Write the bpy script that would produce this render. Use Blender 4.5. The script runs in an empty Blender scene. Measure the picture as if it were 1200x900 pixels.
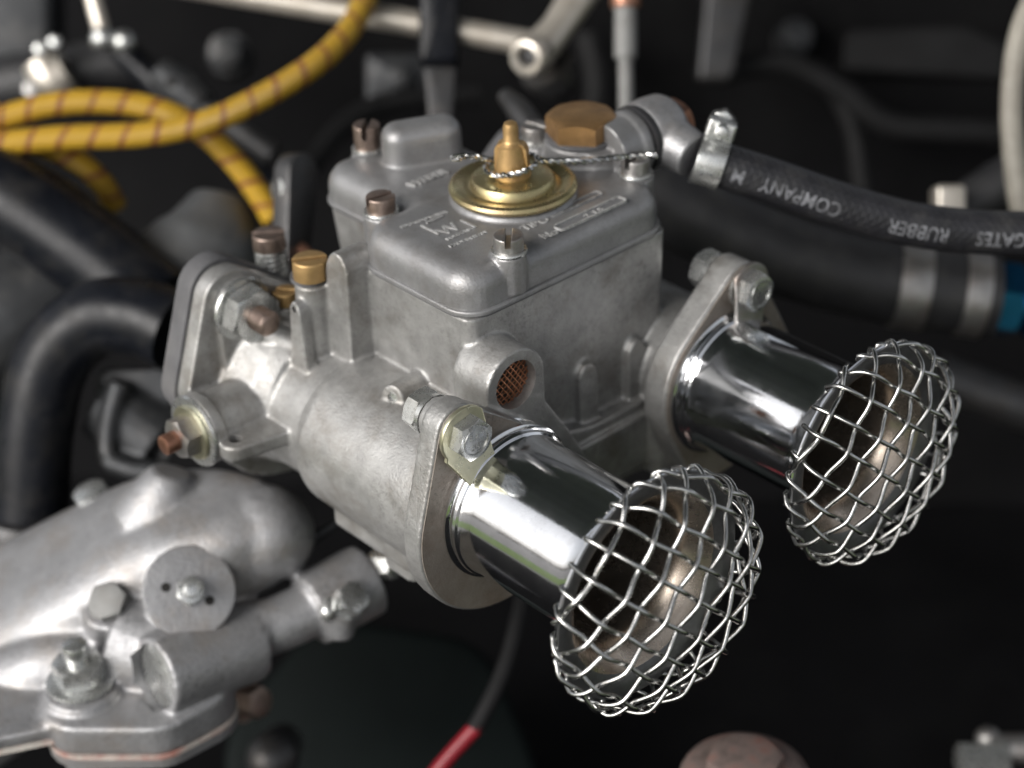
import bpy, bmesh, math, random
from mathutils import Vector, Matrix, noise as mnoise

# ------------------------------------------------------------------ camera, sky, sun, exposure
SC = bpy.context.scene
COL = SC.collection
S = 0.001                                   # everything below is written in millimetres
R = math.radians
random.seed(7)

cam_d = bpy.data.cameras.new('camera')
cam = bpy.data.objects.new('camera', cam_d)
COL.objects.link(cam)
SC.camera = cam
cam_d.sensor_width = 36.0
cam_d.lens = 71.867
cam_d.clip_start = 0.02
cam_d.clip_end = 200.0
cam_d.dof.use_dof = True
cam_d.dof.focus_distance = 0.556
cam_d.dof.aperture_fstop = 6.8
cam_d.dof.aperture_blades = 9
cam.matrix_world = Matrix([[0.671957, -0.367699, 0.642861, 0.360896], [0.739617, 0.377661, -0.55708, -0.308147], [-0.037946, 0.849806, 0.525729, 0.331469], [0, 0, 0, 1]])

w = bpy.data.worlds.new('World')
SC.world = w
w.use_nodes = True
wn = w.node_tree
bg = wn.nodes['Background']
sky = wn.nodes.new('ShaderNodeTexSky')
sky.sky_type = 'NISHITA'
sky.sun_disc = False
SUN_EL, SUN_AZ = R(33), R(268)              # azimuth measured from +X towards +Y
sky.sun_elevation = SUN_EL
sky.sun_rotation = math.pi / 2 - SUN_AZ
sky.air_density = 1.0
sky.dust_density = 6.0
sky.ozone_density = 1.0
hs = wn.nodes.new('ShaderNodeHueSaturation')
hs.inputs['Saturation'].default_value = 0.22
wn.links.new(sky.outputs[0], hs.inputs['Color'])
wn.links.new(hs.outputs[0], bg.inputs['Color'])
bg.inputs['Strength'].default_value = 0.15

sun_d = bpy.data.lights.new('sun', 'SUN')
sun_d.energy = 0.8
sun_d.angle = R(36)
sun_d.color = (1.0, 0.97, 0.93)
sun = bpy.data.objects.new('sun', sun_d)
COL.objects.link(sun)
sdir = Vector((math.cos(SUN_AZ) * math.cos(SUN_EL), math.sin(SUN_AZ) * math.cos(SUN_EL), math.sin(SUN_EL)))
sun.rotation_euler = sdir.to_track_quat('Z', 'Y').to_euler()

SC.render.engine = 'CYCLES'
SC.cycles.use_denoising = True
SC.cycles.max_bounces = 8
SC.cycles.caustics_reflective = False
SC.cycles.caustics_refractive = False
SC.cycles.sample_clamp_indirect = 6.0
vs = SC.view_settings
vs.view_transform = 'Standard'
vs.look = 'None'
vs.exposure = 0.3
vs.gamma = 1.0
vs.use_curve_mapping = False

# ------------------------------------------------------------------ materials
MATS = {}


def mat(name, base, rough=0.5, metal=0.0, var=0.0, vscale=120.0, tint=None, tint_amt=0.0, tscale=60.0,
        bump=0.0, bscale=900.0, rvar=0.0, coat=0.0, spec=0.5, speck=0.0):
    """Procedural surface: base colour with two scales of mottling, a stain tint, roughness variation and fine relief."""
    m = bpy.data.materials.new(name)
    m.use_nodes = True
    nt = m.node_tree
    N, L = nt.nodes, nt.links
    b = N['Principled BSDF']
    b.inputs['Roughness'].default_value = rough
    b.inputs['Metallic'].default_value = metal
    b.inputs['Coat Weight'].default_value = coat
    b.inputs['Specular IOR Level'].default_value = spec
    tc = N.new('ShaderNodeTexCoord')

    def noise(scale, detail=4, rgh=0.6):
        n = N.new('ShaderNodeTexNoise')
        n.inputs['Scale'].default_value = scale
        n.inputs['Detail'].default_value = detail
        n.inputs['Roughness'].default_value = rgh
        L.new(tc.outputs['Object'], n.inputs['Vector'])
        return n

    col = None
    if var > 0:
        n = noise(vscale, 6, 0.65)
        rp = N.new('ShaderNodeValToRGB')
        rp.color_ramp.elements[0].position = 0.3
        rp.color_ramp.elements[1].position = 0.7
        rp.color_ramp.elements[0].color = [max(0, c * (1 - var)) for c in base[:3]] + [1]
        rp.color_ramp.elements[1].color = [min(1, c * (1 + var)) for c in base[:3]] + [1]
        L.new(n.outputs['Fac'], rp.inputs['Fac'])
        col = rp.outputs['Color']
    if tint is not None:
        n = noise(tscale, 8, 0.7)
        rp = N.new('ShaderNodeValToRGB')
        rp.color_ramp.elements[0].position = 0.48
        rp.color_ramp.elements[1].position = 0.72
        L.new(n.outputs['Fac'], rp.inputs['Fac'])
        mul = N.new('ShaderNodeMath')
        mul.operation = 'MULTIPLY'
        mul.inputs[1].default_value = tint_amt
        L.new(rp.outputs['Color'], mul.inputs[0])
        mx = N.new('ShaderNodeMix')
        mx.data_type = 'RGBA'
        L.new(mul.outputs[0], mx.inputs['Factor'])
        if col is not None:
            L.new(col, mx.inputs['A'])
        else:
            mx.inputs['A'].default_value = list(base[:3]) + [1]
        mx.inputs['B'].default_value = list(tint[:3]) + [1]
        col = mx.outputs['Result']
    if col is not None:
        L.new(col, b.inputs['Base Color'])
    else:
        b.inputs['Base Color'].default_value = list(base[:3]) + [1]
    if speck > 0:
        n = noise(650.0, 6, 0.8)
        rp = N.new('ShaderNodeValToRGB')
        rp.color_ramp.elements[0].position = 0.30
        rp.color_ramp.elements[1].position = 0.46
        L.new(n.outputs['Fac'], rp.inputs['Fac'])
        n2 = noise(38.0, 3, 0.5)
        mr2 = N.new('ShaderNodeMapRange')
        mr2.inputs['From Min'].default_value = 0.38
        mr2.inputs['From Max'].default_value = 0.62
        mr2.inputs['To Min'].default_value = 1.0 - speck
        mr2.inputs['To Max'].default_value = 1.0
        L.new(n2.outputs['Fac'], mr2.inputs['Value'])
        mx0 = N.new('ShaderNodeMath'); mx0.operation = 'MAXIMUM'
        L.new(rp.outputs['Color'], mx0.inputs[0]); L.new(mr2.outputs[0], mx0.inputs[1])
        mm = N.new('ShaderNodeMix'); mm.data_type = 'RGBA'; mm.blend_type = 'MULTIPLY'
        mm.inputs['Factor'].default_value = 1.0
        L.new(b.inputs['Base Color'].links[0].from_socket, mm.inputs['A'])
        L.new(mx0.outputs[0], mm.inputs['B'])
        L.new(mm.outputs['Result'], b.inputs['Base Color'])
    if rvar > 0:
        n = noise(vscale * 2.3, 5, 0.7)
        mr = N.new('ShaderNodeMapRange')
        mr.inputs['From Min'].default_value = 0.3
        mr.inputs['From Max'].default_value = 0.7
        mr.inputs['To Min'].default_value = max(0.02, rough - rvar)
        mr.inputs['To Max'].default_value = min(1, rough + rvar)
        L.new(n.outputs['Fac'], mr.inputs['Value'])
        L.new(mr.outputs[0], b.inputs['Roughness'])
    if bump > 0:
        n = noise(bscale, 3, 0.6)
        bp = N.new('ShaderNodeBump')
        bp.inputs['Strength'].default_value = bump
        bp.inputs['Distance'].default_value = 0.0004
        L.new(n.outputs['Fac'], bp.inputs['Height'])
        L.new(bp.outputs[0], b.inputs['Normal'])
    MATS[name] = m
    return m


mat('cast_aluminium', (0.375, 0.372, 0.365), 0.45, 0.64, 0.20, 110, (0.19, 0.17, 0.145), 0.85, 50, 0.40, 1300, 0.10, speck=0.22)
mat('lid_casting', (0.29, 0.29, 0.295), 0.40, 0.55, 0.16, 90, (0.17, 0.155, 0.14), 0.6, 50, 0.32, 1500, 0.09, speck=0.15)
mat('machined_face', (0.32, 0.285, 0.25), 0.5, 0.4, 0.14, 110, (0.2, 0.14, 0.1), 0.6, 70, 0.25, 2000, 0.08, speck=0.3)
mat('manifold_casting', (0.34, 0.34, 0.35), 0.48, 0.6, 0.10, 70, (0.27, 0.22, 0.17), 0.55, 45, 0.6, 650, 0.10, speck=0.3)
mat('polished_aluminium', (0.80, 0.81, 0.83), 0.10, 1.0, 0.06, 60, (0.55, 0.55, 0.56), 0.55, 110, 0.03, 1800, 0.06)
mat('tan_reflection_bore', (0.52, 0.45, 0.38), 0.26, 0.9, 0.2, 60, (0.26, 0.17, 0.11), 0.6, 50, 0.05, 1500, 0.08)  # tan tint imitates a warm reflection inside the air horn
mat('bright_wire', (0.58, 0.58, 0.57), 0.22, 1.0, 0.2, 260, (0.2, 0.19, 0.18), 0.7, 180, 0.10, 3000, 0.06)
mat('zinc_steel', (0.58, 0.59, 0.58), 0.28, 0.85, 0.10, 160, (0.36, 0.33, 0.28), 0.35, 110, 0.06, 1800, 0.1)
mat('dull_steel', (0.36, 0.35, 0.34), 0.42, 0.9, 0.2, 160, (0.25, 0.15, 0.1), 0.5, 120, 0.2, 1500, 0.1)
mat('yellow_zinc', (0.47, 0.41, 0.22), 0.30, 0.9, 0.15, 90, (0.45, 0.27, 0.18), 0.6, 60, 0.08, 1500, 0.08)
mat('pale_zinc', (0.62, 0.60, 0.44), 0.32, 0.9, 0.12, 120, (0.4, 0.36, 0.2), 0.5, 90, 0.1, 1500, 0.08)
mat('brass', (0.43, 0.26, 0.12), 0.42, 0.8, 0.25, 140, (0.20, 0.10, 0.05), 0.6, 110, 0.18, 1500, 0.1)
mat('bright_brass', (0.52, 0.34, 0.15), 0.42, 0.75, 0.15, 160, (0.3, 0.17, 0.08), 0.5, 130, 0.15, 1500, 0.1)
mat('copper', (0.36, 0.19, 0.13), 0.42, 0.9, 0.25, 200, (0.2, 0.09, 0.06), 0.6, 160, 0.2, 1500, 0.1)
mat('copper_gauze', (0.50, 0.23, 0.13), 0.35, 0.9, 0.2, 400)
mat('dark_void', (0.012, 0.011, 0.010), 0.8, 0.0)
mat('gasket', (0.10, 0.10, 0.105), 0.7, 0.0, 0.2, 90, (0.2, 0.19, 0.18), 0.3, 60, 0.3, 1200)
mat('black_rubber', (0.022, 0.022, 0.024), 0.46, 0.0, 0.3, 120, (0.06, 0.058, 0.055), 0.5, 90, 0.25, 1600, 0.1)
mat('black_paint', (0.007, 0.008, 0.011), 0.32, 0.0, 0.2, 60, (0.035, 0.033, 0.03), 0.6, 70, 0.2, 420, 0.12, spec=0.2)
mat('bay_paint', (0.005, 0.005, 0.0055), 0.75, 0.0, 0.4, 9, (0.010, 0.010, 0.010), 0.5, 14, 0.1, 300, spec=0.06)
mat('green_black_paint', (0.003, 0.0052, 0.005), 0.65, 0.0, 0.4, 12, (0.006, 0.008, 0.008), 0.5, 20, 0.1, 300, spec=0.12)
mat('bonnet_paint', (0.15, 0.165, 0.20), 0.5, 0.0, 0.2, 9)
mat('tarmac', (0.16, 0.155, 0.15), 0.85, 0.0, 0.3, 4)
mat('grass', (0.10, 0.16, 0.035), 0.9, 0.0, 0.35, 6, (0.12, 0.11, 0.05), 0.4, 2)
mat('dull_copper', (0.31, 0.24, 0.205), 0.42, 0.9, 0.25, 200, (0.16, 0.11, 0.08), 0.6, 160, 0.2, 1500, 0.1)
mat('satin_grey', (0.22, 0.22, 0.215), 0.6, 0.2, 0.2, 90, (0.16, 0.14, 0.12), 0.5, 60)
mat('loom_black', (0.010, 0.010, 0.0105), 0.65, 0.0, 0.3, 60, spec=0.2)
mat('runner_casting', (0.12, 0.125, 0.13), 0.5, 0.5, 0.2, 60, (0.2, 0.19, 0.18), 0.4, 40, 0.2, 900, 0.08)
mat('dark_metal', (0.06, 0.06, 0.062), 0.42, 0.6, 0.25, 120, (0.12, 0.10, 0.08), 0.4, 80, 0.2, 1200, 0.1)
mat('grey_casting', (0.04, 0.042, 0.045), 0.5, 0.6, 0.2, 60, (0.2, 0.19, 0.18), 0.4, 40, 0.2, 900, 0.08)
mat('nickel_rod', (0.60, 0.555, 0.49), 0.34, 0.6, 0.1, 80, (0.35, 0.28, 0.2), 0.4, 60, 0.08, 1200, 0.06)
mat('white_mark', (0.18, 0.185, 0.20), 0.7, 0.0, 0.7, 500, (0.03, 0.03, 0.03), 0.95, 300)
mat('blue_anodised', (0.03, 0.20, 0.46), 0.2, 0.95, 0.12, 90)
mat('beige_cable', (0.30, 0.28, 0.24), 0.5, 0.0, 0.2, 90, (0.14, 0.12, 0.1), 0.5, 60)
mat('red_cable', (0.20, 0.009, 0.017), 0.4, 0.0, 0.15, 90)
mat('red_sealant', (0.50, 0.47, 0.43), 0.6, 0.0, 0.2, 150, (0.30, 0.075, 0.05), 1.0, 60)
mat('rusty_steel', (0.20, 0.155, 0.14), 0.55, 0.4, 0.5, 110, (0.19, 0.065, 0.045), 1.0, 110, 0.5, 900, 0.1)
mat('raised_mark', (0.46, 0.46, 0.46), 0.5, 0.4, 0.4, 500, (0.2, 0.19, 0.18), 0.9, 260)
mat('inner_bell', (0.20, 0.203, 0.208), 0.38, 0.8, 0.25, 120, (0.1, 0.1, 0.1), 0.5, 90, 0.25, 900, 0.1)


def striped_cable():
    """yellow ignition lead with a reddish-brown tracer thread wound round it (bands follow the cable's own UVs)"""
    m = mat('yellow_cable', (0.53, 0.315, 0.025), 0.42, 0.0)
    nt = m.node_tree
    N, L = nt.nodes, nt.links
    b = N['Principled BSDF']
    uv = N.new('ShaderNodeUVMap')
    sp = N.new('ShaderNodeSeparateXYZ')
    L.new(uv.outputs[0], sp.inputs[0])
    a = N.new('ShaderNodeMath'); a.operation = 'MULTIPLY_ADD'
    a.inputs[1].default_value = 1 / 11.5
    L.new(sp.outputs['Y'], a.inputs[0])
    L.new(sp.outputs['X'], a.inputs[2])
    tcl = N.new('ShaderNodeTexCoord')
    nz = N.new('ShaderNodeTexNoise'); nz.inputs['Scale'].default_value = 45.0
    L.new(tcl.outputs['Object'], nz.inputs['Vector'])
    ad2 = N.new('ShaderNodeMath'); ad2.operation = 'MULTIPLY_ADD'; ad2.inputs[1].default_value = 0.55
    L.new(nz.outputs['Fac'], ad2.inputs[0]); L.new(a.outputs[0], ad2.inputs[2])
    wv = N.new('ShaderNodeMath'); wv.operation = 'MULTIPLY_ADD'; wv.inputs[1].default_value = 9.0
    ws = N.new('ShaderNodeMath'); ws.operation = 'MULTIPLY'; ws.inputs[1].default_value = 110.0
    L.new(sp.outputs['X'], ws.inputs[0]); L.new(sp.outputs['Y'], wv.inputs[0]); L.new(ws.outputs[0], wv.inputs[2])
    wsn = N.new('ShaderNodeMath'); wsn.operation = 'SINE'; L.new(wv.outputs[0], wsn.inputs[0])
    bpw = N.new('ShaderNodeBump'); bpw.inputs['Strength'].default_value = 0.5; bpw.inputs['Distance'].default_value = 0.0003
    L.new(wsn.outputs[0], bpw.inputs['Height']); L.new(bpw.outputs[0], b.inputs['Normal'])
    f = N.new('ShaderNodeMath'); f.operation = 'FRACT'
    L.new(ad2.outputs[0], f.inputs[0])
    rp = N.new('ShaderNodeValToRGB')
    e = rp.color_ramp.elements
    e[0].position = 0.0; e[0].color = (0.24, 0.075, 0.03, 1)
    e[1].position = 0.13; e[1].color = (0.24, 0.075, 0.03, 1)
    for p, c in ((0.17, (0.53, 0.315, 0.025, 1)), (0.96, (0.53, 0.315, 0.025, 1)), (1.0, (0.24, 0.075, 0.03, 1))):
        k = rp.color_ramp.elements.new(p); k.color = c
    L.new(f.outputs[0], rp.inputs['Fac'])
    n = N.new('ShaderNodeTexNoise'); n.inputs['Scale'].default_value = 120; L.new(tcl.outputs['Object'], n.inputs['Vector'])
    mx = N.new('ShaderNodeMix'); mx.data_type = 'RGBA'; mx.blend_type = 'MULTIPLY'
    mx.inputs['Factor'].default_value = 0.22
    L.new(rp.outputs[0], mx.inputs['A']); L.new(n.outputs['Fac'], mx.inputs['B'])
    L.new(mx.outputs['Result'], b.inputs['Base Color'])


striped_cable()


def braided_rubber():
    m = mat('braided_rubber', (0.018, 0.018, 0.021), 0.42, 0.0, 0.3, 150, (0.07, 0.068, 0.065), 0.5, 110, 0.0)
    nt = m.node_tree
    N, L = nt.nodes, nt.links
    b = N['Principled BSDF']
    uv = N.new('ShaderNodeUVMap')
    hts = []
    for sgn in (1, -1):
        sp = N.new('ShaderNodeSeparateXYZ')
        L.new(uv.outputs[0], sp.inputs[0])
        a = N.new('ShaderNodeMath'); a.operation = 'MULTIPLY'; a.inputs[1].default_value = 13.0 * sgn
        L.new(sp.outputs['X'], a.inputs[0])
        c = N.new('ShaderNodeMath'); c.operation = 'MULTIPLY_ADD'; c.inputs[1].default_value = 0.36
        L.new(sp.outputs['Y'], c.inputs[0]); L.new(a.outputs[0], c.inputs[2])
        t = N.new('ShaderNodeMath'); t.operation = 'MULTIPLY'; t.inputs[1].default_value = 6.2832
        L.new(c.outputs[0], t.inputs[0])
        s = N.new('ShaderNodeMath'); s.operation = 'SINE'
        L.new(t.outputs[0], s.inputs[0])
        hts.append(s)
    ad = N.new('ShaderNodeMath'); ad.operation = 'MAXIMUM'
    L.new(hts[0].outputs[0], ad.inputs[0]); L.new(hts[1].outputs[0], ad.inputs[1])
    bp = N.new('ShaderNodeBump'); bp.inputs['Strength'].default_value = 0.3
    bp.inputs['Distance'].default_value = 0.0003
    L.new(ad.outputs[0], bp.inputs['Height']); L.new(bp.outputs[0], b.inputs['Normal'])


braided_rubber()


# ------------------------------------------------------------------ mesh helpers
def V(p):
    return Vector(p)


def frame(W, hint=(0, 0, 1)):
    W = Vector(W).normalized()
    h = Vector(hint)
    if abs(W.dot(h.normalized())) > 0.95:
        h = Vector((1, 0, 0))
    U = (h - W * h.dot(W)).normalized()
    return U, W.cross(U), W


def circ(cx, cy, r, n=40, a0=0.0, a1=None):
    a1 = a0 + 2 * math.pi if a1 is None else a1
    full = abs(a1 - a0 - 2 * math.pi) < 1e-6
    return [(cx + r * math.cos(a0 + (a1 - a0) * k / (n if full else n - 1)), cy + r * math.sin(a0 + (a1 - a0) * k / (n if full else n - 1))) for k in range(n)]


def hull(pts):
    pts = sorted(set((round(a, 4), round(b, 4)) for a, b in pts))

    def half(ps):
        o = []
        for p in ps:
            while len(o) > 1 and (o[-1][0] - o[-2][0]) * (p[1] - o[-2][1]) - (o[-1][1] - o[-2][1]) * (p[0] - o[-2][0]) <= 0:
                o.pop()
            o.append(p)
        return o
    return half(pts)[:-1] + half(pts[::-1])[:-1]


def rrect(x0, x1, y0, y1, r, n=8):
    if not isinstance(r, (list, tuple)):
        r = [r] * 4
    o = []
    for (cx, cy, a), rr in zip(((x1, y1, 0), (x0, y1, 90), (x0, y0, 180), (x1, y0, 270)), r):
        sx = -1 if a in (0, 270) else 1
        sy = -1 if a in (0, 90) else 1
        for k in range(n):
            t = R(a + 90 * k / (n - 1))
            o.append((cx + sx * rr + rr * math.cos(t), cy + sy * rr + rr * math.sin(t)))
    return o


def fillet(poly, r, n=5):
    """round the corners of a polygon"""
    o = []
    m = len(poly)
    for i in range(m):
        p = Vector(poly[i]); a = Vector(poly[i - 1]); c = Vector(poly[(i + 1) % m])
        d1 = (a - p); d2 = (c - p)
        rr = r[i] if isinstance(r, (list, tuple)) else r
        t = min(rr, d1.length * .45, d2.length * .45)
        if t < 1e-5:
            o.append(tuple(p)); continue
        s = p + d1.normalized() * t; e = p + d2.normalized() * t
        for k in range(n):
            u = k / (n - 1)
            o.append(tuple((1 - u) ** 2 * s + 2 * u * (1 - u) * p + u * u * e))
    return o


def inset(poly, d):
    """offset a counter-clockwise outline inwards by d"""
    m = len(poly)
    o = []
    for i in range(m):
        a = Vector(poly[i - 1]); p = Vector(poly[i]); c = Vector(poly[(i + 1) % m])
        e1 = (p - a); e2 = (c - p)
        if e1.length < 1e-6: e1 = e2
        if e2.length < 1e-6: e2 = e1
        n1 = Vector((-e1.y, e1.x)).normalized(); n2 = Vector((-e2.y, e2.x)).normalized()
        nn = (n1 + n2)
        nn = nn.normalized() if nn.length > 1e-6 else n1
        k = d / max(0.5, nn.dot(n1))
        o.append(tuple(p + nn * k))
    return o


class MB:
    """collects solids in millimetres and links them as one mesh"""

    def __init__(self):
        self.v, self.f, self.uv = [], [], {}

    def loft(self, loops, cap=True, close=True, uvs=None):
        b = len(self.v); n = len(loops[0]); m = len(loops)
        for lp in loops:
            self.v += [tuple(p) for p in lp]
        for i in range(m - 1):
            for j in range(n if close else n - 1):
                k = (j + 1) % n
                self.f.append((b + i * n + j, b + i * n + k, b + (i + 1) * n + k, b + (i + 1) * n + j))
                if uvs:
                    ja, jb = j / n, (j + 1) / n
                    self.uv[len(self.f) - 1] = [(ja, uvs[i]), (jb, uvs[i]), (jb, uvs[i + 1]), (ja, uvs[i + 1])]
        if cap:
            self.f.append(tuple(b + j for j in range(n))[::-1])
            self.f.append(tuple(b + (m - 1) * n + j for j in range(n)))
        return self

    def ring(self, loops):
        """closed torus-like loft"""
        return self.loft(loops + [loops[0]], cap=False)

    def prism(self, outline, h0, h1, O=(0, 0, 0), W=(0, 0, 1), U=None, bev=0.0, bevb=0.0, seg=3):
        if U is None:
            U, Vv, W = frame(W)
        else:
            U = Vector(U).normalized(); W = Vector(W).normalized(); Vv = W.cross(U)
        O = Vector(O)
        a = sum(outline[i - 1][0] * outline[i][1] - outline[i][0] * outline[i - 1][1] for i in range(len(outline)))
        if a < 0:
            outline = outline[::-1]
        lv = []
        if bevb > 0:
            for k in range(seg + 1):
                t = math.pi / 2 * k / seg
                lv.append((bevb * (1 - math.sin(t)), h0 + bevb * (1 - math.cos(t))))
        else:
            lv.append((0, h0))
        if bev > 0:
            for k in range(seg + 1):
                t = math.pi / 2 * k / seg
                lv.append((bev * (1 - math.cos(t)), h1 - bev * (1 - math.sin(t))))
        else:
            lv.append((0, h1))
        loops = []
        for d, h in lv:
            ol = inset(outline, d) if d > 0 else outline
            loops.append([O + U * p[0] + Vv * p[1] + W * h for p in ol])
        return self.loft(loops)

    def lathe(self, prof, O=(0, 0, 0), W=(0, 0, 1), n=48, closed=False):
        U, Vv, W = frame(W)
        O = Vector(O)
        loops = [[O + (U * math.cos(2 * math.pi * j / n) + Vv * math.sin(2 * math.pi * j / n)) * r + W * h for j in range(n)] for r, h in prof]
        if closed:
            return self.ring(loops)
        return self.loft(loops)

    def cyl(self, O, W, r, h0, h1, n=40, bev=0.0, r2=None):
        r2 = r if r2 is None else r2
        if bev:
            pr = [(r - bev, h0), (r - bev * .3, h0 + bev * .3), (r, h0 + bev), (r2, h1 - bev), (r2 - bev * .3, h1 - bev * .3), (r2 - bev, h1)]
        else:
            pr = [(r, h0), (r2, h1)]
        return self.lathe(pr, O, W, n)

    def tube(self, pts, r, n=14, sub=8, cap=True, smooth=True):
        P = spline(pts, sub) if smooth else [Vector(p) for p in pts]
        m = len(P)
        rs = r if isinstance(r, (list, tuple)) else None
        loops, ss, s = [], [], 0.0
        T0 = (P[1] - P[0]).normalized()
        N = frame(T0, (0.64, -0.56, 0.53))[0]
        for i, p in enumerate(P):
            T = (P[min(i + 1, m - 1)] - P[max(i - 1, 0)]).normalized()
            N = (N - T * N.dot(T)).normalized()
            B = T.cross(N)
            if rs:
                x = i / (m - 1) * (len(rs) - 1); k = min(int(x), len(rs) - 2); rr = rs[k] + (rs[k + 1] - rs[k]) * (x - k)
            else:
                rr = r
            loops.append([p + (N * math.cos(2 * math.pi * j / n) + B * math.sin(2 * math.pi * j / n)) * rr for j in range(n)])
            if i: s += (p - P[i - 1]).length
            ss.append(s)
        return self.loft(loops, cap, uvs=ss)

    def trunk(self, pts, ra, rb, up, ex=3.6, n=48, sub=6):
        """loft of rounded-box sections along a path: half height ra along `up`, half width rb across"""
        P = spline(pts, sub)
        up = Vector(up).normalized()
        m = len(P)

        def at(l, i):
            x = i / (m - 1) * (len(l) - 1); k = min(int(x), len(l) - 2)
            return l[k] + (l[k + 1] - l[k]) * (x - k)
        loops = []
        for i, p in enumerate(P):
            T = (P[min(i + 1, m - 1)] - P[max(i - 1, 0)]).normalized()
            B = T.cross(up).normalized(); U_ = B.cross(T)
            lp = []
            for j in range(n):
                t = 2 * math.pi * j / n
                c, s_ = math.cos(t), math.sin(t)
                lp.append(p + B * (at(rb, i) * math.copysign(abs(c) ** (2 / ex), c)) + U_ * (at(ra, i) * math.copysign(abs(s_) ** (2 / ex), s_)))
            loops.append(lp)
        return self.loft(loops)

    def hexa(self, O, W, af, h0, h1, rot=0.0, both=False, bore=0.0, n=48):
        """hexagon head or nut of width af across flats with the round chamfer of a real one"""
        U, Vv, W = frame(W)
        O = Vector(O)
        ap = af / 2

        def lp(h, lim=None, ch=0):
            o = []
            for j in range(n):
                t = 2 * math.pi * j / n
                q = (t + math.pi / 6) % (math.pi / 3) - math.pi / 6
                r = ap / math.cos(q)
                z = h + ch * max(0.0, r - ap * 0.97) * 0.72
                if lim: r = min(r, lim); z = h
                o.append(O + (U * math.cos(t + rot) + Vv * math.sin(t + rot)) * r + W * z)
            return o
        loops = []
        if both:
            loops += [lp(h0, ap * 0.93), lp(h0, None, 1)]
        else:
            loops += [lp(h0)]
        loops += [lp(h1, None, -1), lp(h1, ap * 0.93)]
        return self.loft(loops)

    def sphere(self, O, r, sc=(1, 1, 1), n=24):
        loops = []
        for i in range(1, n // 2):
            t = math.pi * i / (n // 2)
            loops.append([Vector(O) + Vector((r * sc[0] * math.sin(t) * math.cos(2 * math.pi * j / n), r * sc[1] * math.sin(t) * math.sin(2 * math.pi * j / n), -r * sc[2] * math.cos(t))) for j in range(n)])
        return self.loft(loops)

    def mesh(self, name, loc=(0, 0, 0), sharp=38):
        me = bpy.data.meshes.new(name)
        lx = Vector(loc)
        me.from_pydata([tuple((Vector(p) - lx) * S) for p in self.v], [], self.f)
        if self.uv:
            ul = me.uv_layers.new(name='UVMap')
            for pi, p in enumerate(me.polygons):
                if pi in self.uv:
                    for li, q in zip(p.loop_indices, self.uv[pi]):
                        ul.data[li].uv = q
        bm = bmesh.new(); bm.from_mesh(me)
        bmesh.ops.recalc_face_normals(bm, faces=bm.faces)
        bm.to_mesh(me); bm.free()
        me.polygons.foreach_set('use_smooth', [True] * len(me.polygons))
        me.set_sharp_from_angle(angle=R(sharp))
        return me

    def build(self, name, m, parent=None, sharp=38):
        loc = parent['_mm'] if parent else (0, 0, 0)
        return link(name, self.mesh(name, loc, sharp), m, parent)


def link(name, me, m, parent=None):
    o = bpy.data.objects.new(name, me)
    COL.objects.link(o)
    if not me.materials:
        me.materials.append(MATS[m])
    if parent:
        o.parent = parent
        o['_mm'] = parent['_mm']
    else:
        o['_mm'] = (0.0, 0.0, 0.0)
    return o


def spline(pts, sub=8):
    P = [Vector(p) for p in pts]
    if len(P) == 2:
        return [P[0].lerp(P[1], k / sub) for k in range(sub + 1)]
    Q = [P[0] * 2 - P[1]] + P + [P[-1] * 2 - P[-2]]
    o = []
    for i in range(1, len(Q) - 2):
        a, b, c, d = Q[i - 1:i + 3]
        for k in range(sub):
            t = k / sub
            o.append(0.5 * ((2 * b) + (c - a) * t + (2 * a - 5 * b + 4 * c - d) * t * t + (3 * b - a - 3 * c + d) * t ** 3))
    o.append(P[-1])
    return o


def thing(name, label, cat, loc=(0, 0, 0), group=None):
    o = bpy.data.objects.new(name, None)
    COL.objects.link(o)
    o.empty_display_size = 0.01
    o.location = Vector(loc) * S
    o['_mm'] = tuple(float(c) for c in loc)
    o['label'] = label
    o['category'] = cat
    if group: o['group'] = group
    return o


def tag(o, label, cat, group=None):
    o['label'] = label; o['category'] = cat
    if group: o['group'] = group
    return o


def fuse(name, mb, m, parent=None, voxel=0.6, smooth=5, cut=None):
    """fuse overlapping solids into one casting with soft fillets, then machine the holes of `cut` into it"""
    loc = parent['_mm'] if parent else (0, 0, 0)
    t = bpy.data.objects.new('tmp', mb.mesh('tmp', loc))
    COL.objects.link(t)
    md = t.modifiers.new('r', 'REMESH'); md.mode = 'VOXEL'; md.voxel_size = voxel * S; md.use_smooth_shade = True
    sm = t.modifiers.new('s', 'SMOOTH'); sm.factor = 0.5; sm.iterations = smooth
    c = None
    if cut:
        c = bpy.data.objects.new('cut', cut.mesh('cut', loc))
        COL.objects.link(c)
        bo = t.modifiers.new('b', 'BOOLEAN'); bo.operation = 'DIFFERENCE'; bo.object = c
        bo.solver = 'MANIFOLD'
    dg = bpy.context.evaluated_depsgraph_get()
    me = bpy.data.meshes.new_from_object(t.evaluated_get(dg))
    me.name = name
    for o in (t, c):
        if o: bpy.data.objects.remove(o)
    me.polygons.foreach_set('use_smooth', [True] * len(me.polygons))
    me.set_sharp_from_angle(angle=R(50))
    me.materials.clear()
    return link(name, me, m, parent)


def text_mb(body, size, extrude=0.15, align='LEFT', bold=0.0):
    """flat lettering as mesh data in millimetres: (verts, faces)"""
    cu = bpy.data.curves.new('t', 'FONT')
    cu.body = body; cu.size = size; cu.extrude = extrude; cu.align_x = align; cu.offset = bold
    cu.resolution_u = 3
    o = bpy.data.objects.new('t', cu)
    COL.objects.link(o)
    me = bpy.data.meshes.new_from_object(o.evaluated_get(bpy.context.evaluated_depsgraph_get()))
    vs_ = [Vector(v.co) for v in me.vertices]
    fs = [tuple(p.vertices) for p in me.polygons]
    bpy.data.objects.remove(o)
    return vs_, fs


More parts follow.
